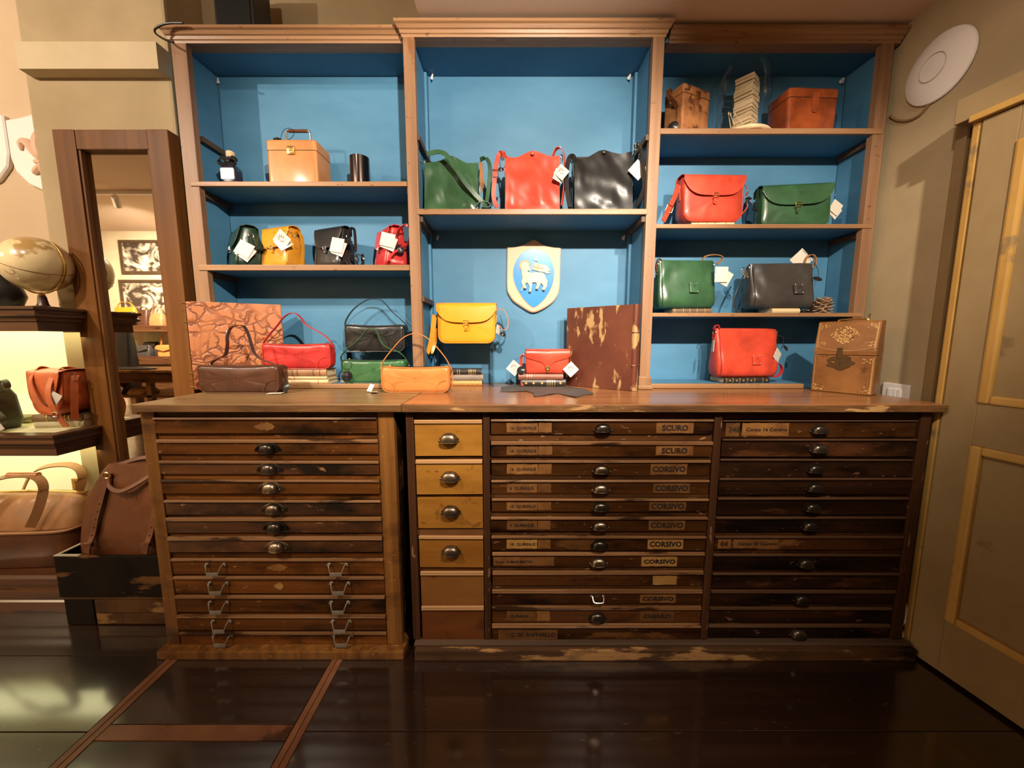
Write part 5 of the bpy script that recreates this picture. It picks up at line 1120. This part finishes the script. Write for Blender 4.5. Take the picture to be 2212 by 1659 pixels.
# ================================================================== mirror and left display
YM = 1.595
mr = thing('standing_mirror', 'tall wooden framed mirror standing against the pillar, left of the bookcase', 'mirror', (-1.61, YM, 0))
zt = zz(279, YM); x0, x1 = -1.157 * YM, -.866 * YM; zi = zz(322, YM)
def mb(n, m, a, b, c, d, e, f, bev=.003): return M().box(a, b, c, d, e, f, bev).out(n, m, mr, True, smooth=0)
mb('stile', mirror_w, x0, x0 + .088, YM, YM + .055, .001, zt); mb('stile', mirror_w, x1 - .086, x1, YM, YM + .055, .001, zt)
mb('rail', mirror_w, x0 + .0881, x1 - .0861, YM + .002, YM + .055, zi, zt); mb('rail', mirror_w, x0 + .0881, x1 - .0861, YM + .002, YM + .055, .001, .16)
for a in (x0 + .088, x1 - .096): mb('inner_bead', mirror_w, a, a + .010, YM + .006, YM + .028, .16, zi)
mb('glass', mir, x0 + .086, x1 - .084, YM + .026, YM + .030, .15, zi + .01, 0)
XU = -1.80; YU = 1.416
un = thing('display_unit', 'moulded wooden wall display unit with lit pale green back, at far left', 'shelving', (-2.4, 1.6, 0))
def ub(n, m, *a, bev=.003): return M().box(*a, bev).out(n, m, un, True, smooth=0)
def moulded(z0, z1, top=True):
    hh = z1 - z0
    pr = [(.0, z1), (-.0, z1 - .010), (.010, z1 - .014), (.010, z1 - .022), (.004, z1 - .028), (.004, z1 - .036), (.016, z1 - .044), (.018, z1 - .055), (.024, z1 - .058), (.024, z0), (.05, z0), (.05, z1)]
    # front run and returned end, mitred at the corner
    k = M(); k.loft([[Vector((-2.9, YU + a, b)) for a, b in pr], [Vector((XU - a, YU + a, b)) for a, b in pr]]); k.out('front_moulding', unit_w, un, True, smooth=0)
    k = M(); k.loft([[Vector((XU - a, YU + a, b)) for a, b in pr], [Vector((XU - a, YM - .004, b)) for a, b in pr]]); k.out('end_moulding', mat('display_end_wood', (.06, .024, .010), (.11, .045, .018), .35, scale=9, stretch=(3, .12, 3)), un, True, smooth=0)
    return ub('shelf', lime if top else unit_w, -2.9, XU - .05, YU + .05, 1.735, z1 - .03, z1 - .0005, bev=0)
zs1 = (zz(715, YU), zz(661, YU)); zs2 = (zz(989, YU), zz(941, YU))
moulded(*zs1); moulded(*zs2)
ub('shelf_rear', unit_w, XU - .05, XU - .045, YM, 1.735, zs1[0], zs1[1] - .03, bev=0)
ub('back_panel', lit_panel, -2.9, -1.835, 1.735, 1.749, .16, zs1[0] + .02, bev=0)
k = M(); pr = [(0, 0), (0, .05), (.006, .056), (.006, .066), (.0, .072), (.0, .10), (.012, .106), (.012, .118), (.004, .124), (.004, .150), (.012, .162), (.33, .162), (.33, 0)]
k.loft([[Vector((-2.9, YU + a, b)) for a, b in pr], [Vector((XU, YU + a, b)) for a, b in pr]]); k.out('plinth', unit_w, un, True, smooth=0)
for (z0, z1) in (zs1, zs2): ub('led_strip', mat('led_diffuser', (.9, .9, .7), None, .5, emit=((1, .93, .5), 1.2)), -2.75, -1.86, 1.60, 1.612, z0 + .02, z0 + .026, bev=0)
# globe
gc = P(78, 572, 1.545); gz = zs1[1] - .0004
t = thing('globe', 'antique coloured globe on a dark turned stand on the upper display shelf', 'globe', (gc.x + .005, 1.545, gz))
rg = .106; zg = gc.z - gz
M().ell((0, 0, zg), rg, rg, rg, 48, 30).out('sphere', globe_m, t, smooth=80)
ax = Vector((.90, -.05, .42)).normalized(); up = Vector((-.42, .1, .9)); up = (up - ax * up.dot(ax)).normalized()
cc = Vector((0, 0, zg)); k = M(); k.tube([cc + (up * math.cos(a) - ax * math.sin(a)) * -1 * (rg + .007) if False else cc + Vector((math.cos(a), 0, math.sin(a))) * (rg + .007) for a in [R(-150 + 200 * i / 30) for i in range(31)]], .0038, 8); k.out('meridian_arm', brass, t)
nrm = Vector((.38, -.15, .9)).normalized(); e1_ = nrm.orthogonal().normalized(); e2_ = nrm.cross(e1_)
k = M(); k.tube([cc + (e1_ * math.cos(a) + e2_ * math.sin(a)) * (rg + .0005) for a in [2 * math.pi * i / 48 for i in range(48)]], .0009, 5, closed=True); k.out('equator_line', choc, t)
k = M(); c0 = cc + Vector((.1, -.86, -.36)).normalized() * rg
k.tube([c0 + Vector((.020 * math.cos(a), -.001, .010 * math.sin(a) - .008 * math.cos(a))) for a in [2 * math.pi * i / 16 for i in range(16)]], .0009, 5, closed=True); k.out('printed_cartouche', choc, t)
zb = zg - rg - .008
M().lathe([(.055, 0), (.058, .004), (.05, .008), (.02, .012), (.016, .02), (.012, zb - .012), (.009, zb - .01)], n=24).out('stand', mat('ebonised_wood', (.03, .012, .008), (.05, .02, .012), .3), t)
M().lathe([(.009, zb - .012), (.012, zb - .008), (.008, zb - .003), (.010, zb + .004), (.001, zb + .006)], n=16).out('stand_collar', brass, t)
# wall shields behind the display
def wall_shield(label, u, v, hide=False):
    Y = 1.749; c = P(u, v, Y); t = thing('shield_plaque', label, 'plaque', c, 0, None)
    w_, h_ = .145, .30
    ol = [(-w_, .135), (-w_ * .55, .145), (0, .165), (w_ * .55, .145), (w_, .135), (w_, -.02), (w_ * .9, -.075), (w_ * .55, -.13), (0, -.165), (-w_ * .55, -.13), (-w_ * .9, -.075), (-w_, -.02)]
    k = M(); k.loft([[Vector((x, 0, z_)) for x, z_ in ol], [Vector((x, -.014, z_)) for x, z_ in ol], [Vector((x * .96, -.019, z_ * .96)) for x, z_ in ol]]); k.out('shield_body', white_p if not hide else shield_m, t, smooth=0)
    fm = mat('pink_relief_paint', (.62, .38, .26), (.68, .44, .31), .5)
    def petal(nm, pts, r): M().tube([(x, -.022, z_) for x, z_ in pts], lambda f: r * (.45 + .9 * math.sin(math.pi * min(1, f * .9 + .1))), 8, smooth=5).out(nm, fm, t)
    petal('lily_petal', [(0, -.03), (-.004, .03), (0, .085)], .020)
    for s in (-1, 1):
        petal('lily_petal', [(s * .006, -.03), (s * .03, .0), (s * .055, .04), (s * .082, .038), (s * .085, .01)], .013); petal('lily_foot', [(s * .004, -.045), (s * .03, -.075), (s * .048, -.085)], .011)
    petal('lily_foot', [(0, -.04), (0, -.07), (0, -.10)], .012); M().box(-.035, .035, -.03, -.018, -.045, -.030, .004).out('lily_band', fm, t)
    return t
wall_shield('ivory shield plaque with pink lily relief, half behind the mirror', 103, 335)
wall_shield('ivory shield plaque cut off at the left edge of the view', -42, 325)
c = P(115, 212, 1.749); t = thing('wall_ornament', 'small white round boss high on the wall, half hidden by the pillar', 'ornament', c); M().ell((0, -.008, 0), .042, .012, .042, 20, 8).out('boss', white_p, t); M().tube([(.044 * math.cos(a), -.006, .044 * math.sin(a)) for a in [2 * math.pi * i / 24 for i in range(24)]], .003, 6, closed=True).out('rim', black_p, t)
# dark objects at the left edge
z = zs1[1] - .0004; p = P(-8, 620, 1.50)
t = thing('vase', 'black rounded vase cut off at the left edge of the upper display shelf', 'vase', (p.x - .03, 1.53, z)); M().lathe([(.04, 0), (.055, .01), (.07, .05), (.06, .09), (.03, .12), (.026, .14), (.036, .155), (.03, .155), (.02, .14)], n=24).out('body', black_p, t); M().tube([(-.06, 0, .06), (-.085, 0, .09), (-.06, 0, .125), (-.028, 0, .135)], .006, 8, smooth=4).out('loop_handle', black_p, t)
# saddle bag on two books
z = zs2[1] - .0006
bks = 'books under the rust saddle bag'; Yb2 = 1.545
book_thing('pale grey book, lower of two under the rust saddle bag', 78, 170, Yb2, z, .027, .12, mat('stone_book', (.36, .31, .18), (.44, .38, .23), .6), bks, (), R(8)); z += .0275
book_thing('brown gilt book, upper of two under the rust saddle bag', 72, 166, Yb2, z, .030, .12, mat('moss_book', (.13, .075, .025), (.2, .12, .045), .5), bks, (.3, .55, .66, .74, .82), R(8)); z += .0305
loc, W = spot(50, 165, 1.53, z, .12)
t = satchel('saddle_bag', 'rust orange leather saddle bag with wrapped straps on the middle display shelf', loc, W * .80, .185, .12, rust, R(-12), .74, None, .09, 41, nickel, .065, .48, None, buckle=False, crest=False, wr_amp=.005)
W = W * .80; hh = .185
strap(t, [(-W * .44, .02, hh - .01), (-W * .40, -.03, hh + .010), (-W * .25, -.072, hh - .04), (0, -.088, hh * .48), (W * .2, -.088, hh * .22), (W * .42, -.08, hh * .12)], .022, rust, (.6, .2, .6))
strap(t, [(W * .32, .03, hh + .0), (W * .30, -.03, hh + .012), (W * .34, -.07, hh - .05), (W * .42, -.085, hh * .4), (W * .55, -.08, .01), (W * .57, -.06, -.045)], .024, rust, (.9, .2, .2))
strap(t, [(W * .5, .0, hh * .8), (W * .56, -.01, hh * .88), (W * .60, -.02, hh * .7), (W * .6, -.03, hh * .2), (W * .57, -.03, -.02)], .022, rust, (.3, 1, 0)); ring(t, (W * .56, -.02, hh * .86), .014, .0025, (0, 0, 0), nickel, True, .014)
price_tag(t, (W * .50, -.075, hh * .42), .045, 35, 20, 0, w_=.8); ring(t, (W * .54, -.085, .012), .010, .002, (0, 0, 20), nickel)
# edge bag and books on the same shelf
z = zs2[1] - .0006; p = P(-22, 850, 1.50); t = thing('handbag', 'dark olive bag with white tag, cut off at the left edge of the middle shelf', 'handbag', (p.x - .09, 1.53, z))
M().loft([ssec(.22, .10, 0, 0, 5), ssec(.25, .11, .04, 0, 5), ssec(.24, .09, .14, 0, 5), ssec(.2, .05, .19, 0, 5)]).out('body', olive, t)
strap(t, [(.09, -.02, .17), (.15, -.03, .21), (.165, -.03, .18), (.13, -.04, .15), (.12, -.05, .10), (.155, -.05, .055), (.15, -.05, .03)], .022, olive, (0, 1, .2)); price_tag(t, (.135, -.075, .035), .062, 62, 10, 0, w_=1.2)
M().ell((.10, -.06, .014), .035, .03, .018, 12, 8).out('base_corner', choc, t)
book_thing('thin olive book, lower of two beside the olive bag', -10, 62, 1.63, z, .013, .09, mat('olive_book', (.22, .19, .07), (.28, .24, .10), .6), 'thin books on the middle display shelf', ())
book_thing('thin olive book, upper of two beside the olive bag', -14, 52, 1.635, z + .0135, .011, .085, MATS['olive_book'], 'thin books on the middle display shelf', ())
# duffel, framed card, travel bag, trunk
z = .1625; a = XA(-150, 1.47, z + .1); b = XA(158, 1.50, z + .1); Wd = b - a
t = thing('duffel_bag', 'large camel and dark brown leather duffel lying on the display plinth', 'duffel', ((a + b) / 2, 1.575, z), R(3)); Hd = .30
def dsec(f, sc=1):
    # cross-section along x at fraction f in -1..1
    e = (1 - abs(f) ** 6) ** .5 if abs(f) < 1 else 0; r = []
    return e
nx = 26; rings = []
wr = wrinkle(.012, 7, 3.9)
for i in range(nx + 1):
    f = 2 * i / nx - 1; e = max(.15, (1 - abs(f) ** 5) ** .5) if abs(f) < .999 else .12
    ring_ = []
    for k_ in range(32):
        a_ = 2 * math.pi * k_ / 32; c_, s_ = math.cos(a_), math.sin(a_)
        y = .105 * math.copysign(abs(c_) ** .6, c_); zq = Hd / 2 + Hd / 2 * math.copysign(abs(s_) ** .7, s_)
        taper = 1 - .55 * max(0, (zq / Hd - .55) / .45)
        ring_.append(Vector((f * Wd / 2 * (1 if zq < Hd * .8 else .96), (y * taper) * (.55 + .45 * e) + (wr(f * Wd, zq) if zq > .12 and y < 0 else 0), max(0, .5 * Hd + (zq - .5 * Hd) * (.72 + .28 * e)) - (.14 * Hd * (1 - e)) * 0)))
    rings.append(ring_)
M().loft(rings).out('upper_body', camel, t, smooth=70)
k = M(); rg2 = []
for zq, gx in ((0, .97), (.01, 1.0), (.155, 1.01), (.165, 1.0)): rg2.append(ssec(Wd * gx, .226 if zq else .21, zq, 0, 7))
k.loft(rg2); k.out('lower_panel', choc, t, smooth=40)
M().tube([p_ + Vector((0, 0, 0)) for p_ in ssec(Wd * 1.012, .230, .162, 0, 7)], .006, 6, closed=True).out('panel_seam', camel, t)
M().ribbon([(-Wd * .47, 0, Hd - .01), (0, 0, Hd + .002), (Wd * .47, 0, Hd - .01)], .016, .005, (0, 1, 0)).out('zip', brass, t)
hx = XA(40, 1.5, .45) - (a + b) / 2
for s, y in ((-1, -.09), (1, .04)):
    hx_ = hx + (.02 if s > 0 else 0)
    M().ribbon([(hx_ + .075, y - .03, .15 + .04), (hx_ + .095, y - .01, Hd - .04), (hx_ + .105, y + .01, Hd + .05), (hx_ + .06, y + .02, Hd + .095), (hx_ - .04, y + .02, Hd + .095), (hx_ - .12, y + .02, Hd + .06), (hx_ - .15, y, Hd - .02), (hx_ - .15, y - .03, .19)], .03, .005, lambda f: (math.copysign(1, .5 - f) * (1 if abs(f - .5) > .25 else .2), .8, .3), 7).out('carry_handle', camel, t)
M().tube([(hx + .07, -.06, Hd + .095), (hx - .05, -.06, Hd + .097)], .012, 10).out('handle_wrap', tan, t)
z = .1625; a, b = P(160, 1032, 1.72), P(232, 1032, 1.72)
t = thing('picture_frame', 'small gilt framed card leaning on the lit panel behind the travel bag', 'picture frame', ((a.x + b.x) / 2, 1.715, z)); fw, fh = (b.x - a.x), a.z - z
for x0_, x1_, z0_, z1_ in ((-fw / 2, -fw / 2 + .014, 0, fh), (fw / 2 - .014, fw / 2, 0, fh), (-fw / 2 + .014, fw / 2 - .014, fh - .014, fh), (-fw / 2 + .014, fw / 2 - .014, 0, .014)): M().box(x0_, x1_, -.008, .008, z0_, z1_, .002).out('frame_side', gold_print, t, smooth=0)
M().box(-fw / 2 + .013, fw / 2 - .013, -.002, .004, .013, fh - .013).out('card', paper, t, smooth=0)
XT0, XT1, YT0, YT1 = -1.775, -1.262, 1.352, 1.57
t = thing('wooden_box', 'low scuffed wooden box on the floor under the black trunk', 'box', (-1.52, 1.46, 0)); zb = zz(1294, YT0)
def tb(tt, n, m, *a, bev=.002): return M().box(*a, bev).out(n, m, tt, True, smooth=0)
tb(t, 'body', trunk_b, XT0 + .006, XT1, YT0 + .006, YT1, .001, zb - .003, bev=.003)
tb(t, 'lid', trunk_b, XT0, XT1, YT0, YT1, zb - .002, zb + .006)
tb(t, 'corner_block', trunk_m, XT0 + .002, XT0 + .115, YT0 + .001, YT0 + .02, .002, zb - .003); tb(t, 'front_slat', trunk_b, XT0 + .122, XT1 - .06, YT0 + .001, YT0 + .012, .052, zb - .004); tb(t, 'front_slat', trunk_b, XT0 + .122, XT1 - .06, YT0 + .001, YT0 + .012, .004, .049); tb(t, 'front_block', trunk_b, XT1 - .055, XT1, YT0 + .001, YT0 + .012, .004, zb - .004)
z = zb + .0065; zt = zz(1202, YT0)
t = thing('trunk', 'black painted open wooden trunk with worn patches, left of the drawer chest', 'trunk', (-1.52, 1.46, z)); X0 = XT0 - .012
tb(t, 'front_panel', trunk_m, X0, XT1, YT0, YT0 + .014, z, zt, bev=.003); tb(t, 'back_panel', trunk_m, X0, XT1, YT1 - .014, YT1, z, zt); tb(t, 'side_panel', trunk_m, X0, X0 + .014, YT0 + .014, YT1 - .014, z, zt); tb(t, 'side_panel', trunk_m, XT1 - .014, XT1, YT0 + .014, YT1 - .014, z, zt)
tb(t, 'bottom', trunk_m, X0 + .014, XT1 - .014, YT0 + .014, YT1 - .014, z, z + .1)
tb(t, 'rim', mat('pale_rim', (.45, .40, .32), (.3, .25, .2), .5), X0, X0 + .10, YT0 - .001, YT0 + .012, zt - .0005, zt + .004); tb(t, 'rim', MATS['pale_rim'], X0, X0 + .014, YT0 + .012, YT1, zt - .0005, zt + .004)
zb_ = z + .1005
Yv = 1.40; z0b, Hb = zb_, zz(1003, 1.45) - zb_; xa, xb = XA(150, Yv, .4) + .02, -1.285; W = xb - xa
t = thing('travel_bag', 'chestnut leather travel bag with two hanging straps, sitting in the black trunk', 'travel bag', ((xa + xb) / 2, 1.462, z0b))
rings = []; wr = wrinkle(.010, 9, 8.8)
for i in range(15):
    f = i / 14; ww = W * (1.0 - .05 * f - .42 * max(0, f - .45) ** 1.6 / .55 ** 1.6); dd = .165 * (1 - .72 * max(0, f - .25) / .75)
    if f == 0: ww *= .96; dd *= .9
    sec = ssec(ww, dd, Hb * (f ** .9), 0, 4.5, 56)
    for p_ in sec:
        if p_.y < 0 and 0 < f < 1: p_.y += wr(p_.x, p_.z)
    rings.append(sec)
M().loft(rings).out('body', choc, t, smooth=70)
def fyb(zq):
    f = (zq / Hb) ** (1 / .9); return -.0825 * (1 - .72 * max(0, f - .25) / .75)
for xs in (-.30, .19):
    pts = [(W * (xs + .06 * f_), fyb(Hb * zq) - .009 - (.012 if zq < .3 else 0), Hb * zq) for f_, zq in ((1.6, .93), (1.2, .8), (.8, .65), (.4, .5), (.15, .36), (0, .27), (-.35, .2))]
    M().ribbon(pts, .026, .005, (1, -.1, .25), 6).out('front_strap', choc, t); ring(t, Vector(pts[0]) + Vector((.0, -.008, -.005)), .013, .0026, (10, 0, 10), brass)
    M().box(pts[5][0] - .017, pts[5][0] + .017, pts[5][1] - .006, pts[5][1] + .008, pts[5][2] - .002, pts[5][2] + .014, .002).out('strap_keeper', choc, t)
    for j in range(5):
        pq = Vector(pts[2]).lerp(Vector(pts[4]), j / 4); M().ell(pq + Vector((0, -.004, 0)), .0025, .0018, .0025, 6, 4).out('strap_hole', black_p, t)
M().ribbon([(-W * .20, -.03, Hb * .92), (-W * .17, -.055, Hb * .82), (-W * .05, -.065, Hb * .78), (W * .10, -.055, Hb * .86), (W * .22, -.03, Hb * .97), (W * .22, 0, Hb * 1.03), (W * .02, .015, Hb * 1.05), (-W * .16, .0, Hb * 1.0), (-W * .22, -.015, Hb * .95)], .014, .007, (0, .5, 1), 7).out('carry_handle', choc, t)
M().ribbon([(-W * .24, .02, Hb * .9), (-W * .14, .03, Hb * 1.0), (W * .1, .03, Hb * 1.03), (W * .25, .02, Hb * .98)], .02, .007, (0, 1, .2), 7).out('carry_handle', choc, t)
stamp(t, (W * .02, fyb(Hb * .72) - .012, Hb * .72), .04, brown)
# ================================================================== rest of the shop, seen in the mirror
YG = YM + .026
def RP(u, v, Yv): p = P(u, v, Yv); return Vector((p.x, 2 * YG - p.y, p.z))
def RX_(u, Yv, z): return XA(u, Yv, z)
tr = [RP(u, 413, 4.69) for u in (100, 420)]
t = thing('track_light_rail', 'white ceiling track with spotlights, seen in the mirror', 'light track', (-4.3, -1.45, 2.86)); M().box(-6.4, -2.0, -1.47, -1.43, 2.862, 2.899, .003).out('track', white_p, t, True, smooth=0)
def spot_head(par, pos, aim, ztop):
    pos = Vector(pos); d = (Vector(aim) - pos).normalized(); a = pos - d * .13
    k = M(); k.tube([Vector((a.x, a.y, ztop)), a + d * .03], .008, 8); k.out('stem', white_p, par, True)
    k = M(); q_ = d.to_track_quat('Z', 'Y').to_matrix().to_4x4(); k.lathe([(.001, -.15), (.034, -.15), (.036, -.145), (.036, -.012), (.032, -.012), (.028, -.03), (.001, -.03)], pos, 20, q_); k.out('lamp_head', white_p, par, True)
for i in (5, 6): spot_head(t, SPOTS[i][0], SPOTS[i][1], 2.87)
t = thing('track_light_rail', 'white track with spotlights under the lowered ceiling, facing the bookcase', 'light track', (.6, -.08, 2.31)); M().box(-.3, 1.3, -.10, -.06, 2.312, 2.3445, .003).out('track', white_p, t, True, smooth=0)
for i in (0, 1, 4, 7): spot_head(t, SPOTS[i][0], SPOTS[i][1], 2.32)  # the last head belongs to the added right wall spot
t = thing('track_light_rail', 'white track with spotlights over the display unit', 'light track', (-2.1, .1, 2.86)); M().box(-2.7, -.9, .08, .12, 2.862, 2.899, .003).out('track', white_p, t, True, smooth=0)
for i in (2, 3, 8, 9): spot_head(t, SPOTS[i][0], SPOTS[i][1], 2.87)  # the last two heads belong to added spots
for i, (u0, u1, v0, v1) in enumerate(((262, 400, 518, 592), (268, 402, 604, 716))):
    Yv = 6.31; a, b = RP(u0, v1, Yv), RP(u1, v0, Yv); cx = (a.x + b.x) / 2; w2, hh = abs(b.x - a.x) / 2, b.z - a.z
    t = thing('framed_photograph', ['sepia photograph in dark frame, upper of two reflected in the mirror', 'sepia photograph in dark frame, lower of two reflected in the mirror'][i], 'picture', (cx, -3.098, a.z), 0, 'framed photographs in the mirror')
    fr = mat('dark_picture_frame', (.05, .03, .015), (.08, .045, .022), .4)
    for x0_, x1_, z0_, z1_ in ((-w2, -w2 + .05, 0, hh), (w2 - .05, w2, 0, hh), (-w2 + .05, w2 - .05, hh - .05, hh), (-w2 + .05, w2 - .05, 0, .05)): M().box(x0_, x1_, 0, .03, z0_, z1_, .004).out('frame_side', fr, t, smooth=0)
    M().box(-w2 + .05, w2 - .05, 0, .012, .05, hh - .05).out('print', photo_print, t, smooth=0)
# wall shelving under the photographs (front at virtual depth 5.95)
Yv = 5.95; ry = 2 * YG - Yv; zA, zB = P(300, 703, Yv).z, P(300, 770, Yv).z
t = thing('wall_shelving', 'wooden shelving with handbags along the opposite wall, seen in the mirror', 'shelving', (-5.9, -2.9, 0)); xl, xr = RX_(258, Yv, 1.3), RX_(262, Yv, 1.3) + 2.6
M().box(xl, xr, -3.097, ry, zA - .10, zA, .006).out('shelf', unit_w, t, True, smooth=0); M().box(xl, xr, -3.097, ry, zB - .13, zB, .006).out('shelf', unit_w, t, True, smooth=0)
M().box(xl, xr, -3.098, -3.085, zB, zA - .1).out('back_panel', lime, t, True, smooth=0); M().box(xl, xr, -3.097, ry - .03, 0.001, zB - .135).out('base', unit_w, t, True, smooth=0)
def far_bag(label, u0, u1, vt, Yv, z, D, m, strap_h=0, curve=0, group=None):
    x0_, x1_ = RX_(u0, Yv, z), RX_(u1, Yv, z); W = x1_ - x0_; Ht = P(300, vt, Yv).z - z; y = 2 * YG - Yv
    t = thing('handbag', label, 'handbag', ((x0_ + x1_) / 2, y, z), 0, group)
    k = M(); k.loft([ssec(W * .94, D, 0, 0, 5), ssec(W, D, Ht * .2, 0, 5), ssec(W * .95, D * .8, Ht * .65, 0, 5), ssec(W * .85, D * .4, Ht, 0, 5)]); k.out('body', m, t)
    if curve: M().sheet([[(W * .48 * f, D * .3, Ht * (.98 + .0)), (W * .49 * f, D * .5 + .01, Ht * .85), (W * .5 * f, D * .55 + .01, Ht * (.45 + .2 * abs(f)))] for f in (-1, -.5, 0, .5, 1)], .006).out('flap', m, t)
    if strap_h: M().ribbon([(-W * .4, 0, Ht * .9), (-W * .25, 0, Ht + strap_h * .7), (0, 0, Ht + strap_h), (W * .25, 0, Ht + strap_h * .7), (W * .4, 0, Ht * .9)], .025, .006, (0, 1, 0), 5).out('strap', m, t)
    return t
g = 'handbags seen in the mirror'; Yw = 6.08
far_bag('shiny black handbag on upper shelf, seen in the mirror', 262, 296, 674, Yw, zA + .001, .16, blackl, .0, 0, g)
far_bag('ochre slouchy handbag behind the black one, seen in the mirror', 252, 300, 664, Yw + .10, zA + .001, .12, ochrel, .09, 0, g)
far_bag('dark brown handbag with tag on upper shelf, seen in the mirror', 303, 326, 670, Yw, zA + .001, .14, brown, .05, 0, g)
far_bag('beige open handbag on upper shelf, seen in the mirror', 328, 358, 678, Yw, zA + .001, .14, camel, .12, 0, g)
far_bag('grey flap bag, front of two on lower shelf, seen in the mirror', 295, 330, 746, Yw, zB + .001, .14, greyl, 0, 1, g)
far_bag('grey flap bag, rear of two on lower shelf, seen in the mirror', 320, 346, 738, Yw + .17, zB + .001, .12, greyl, 0, 1, g)
far_bag('orange tan shoulder bag on lower shelf, seen in the mirror', 347, 382, 745, Yw, zB + .001, .14, tan, .20, 1, g)
# table
Yt = 4.35; ry = 2 * YG - Yt; zt = P(300, 800, Yt).z; xl, xr = RX_(180, Yt, .8), RX_(440, Yt, .8); yb = ry - .62
t = thing('table', 'long brown wooden table with a lower shelf, seen in the mirror', 'table', ((xl + xr) / 2, (ry + yb) / 2, 0))
M().box(xl, xr, yb, ry, zt - .03, zt, .004).out('tabletop', chest_s, t, True, smooth=0); M().box(xl + .04, xr - .04, ry - .05, ry - .025, zt - .15, zt - .031, .003).out('apron', chest_l, t, True, smooth=0); M().box(xl + .03, xr - .03, yb + .03, ry - .03, .44, .47, .003).out('lower_shelf', chest_l, t, True, smooth=0)
for x in (xl + .05, (xl + xr) / 2, xr - .05):
    for y in (yb + .06, ry - .06): M().box(x - .03, x + .03, y - .03, y + .03, .001, zt - .031, .004).out('leg', chest_s, t, True, smooth=0)
far_bag('red and black tote on the table, seen in the mirror', 224, 256, 705, Yt + .3, zt + .001, .16, mat('wine_leather', (.16, .03, .016), (.26, .05, .026), .4), .05, 0, g); far_bag('black tote beside the red one on the table, seen in the mirror', 262, 292, 712, Yt + .32, zt + .001, .16, blackl, .14, 0, g)
k = M(); xm = RX_(270, Yt, zt); t = thing('folded_bag', 'flat black folded bag lying on the table, seen in the mirror', 'bag', (xm, ry - .13, zt + .001)); k.loft([ssec(.42, .16, 0, 0, 4), ssec(.44, .17, .015, 0, 4), ssec(.38, .12, .03, 0, 4)]); k.out('body', blackl, t)
far_bag('dark bag on the lower table shelf, seen in the mirror', 250, 290, 822, Yt + .25, .471, .3, brown, .05, 0, g); far_bag('beige pouch on the lower table shelf, seen in the mirror', 292, 330, 836, Yt + .2, .471, .26, camel, 0, 0, g)
t = thing('card', 'white card propped on the lower table shelf, seen in the mirror', 'card', (RX_(370, Yt, .65), ry - .16, .471)); M().box(-.09, .09, -.003, .003, 0, .20, .001).out('sheet', paper, t, smooth=0)
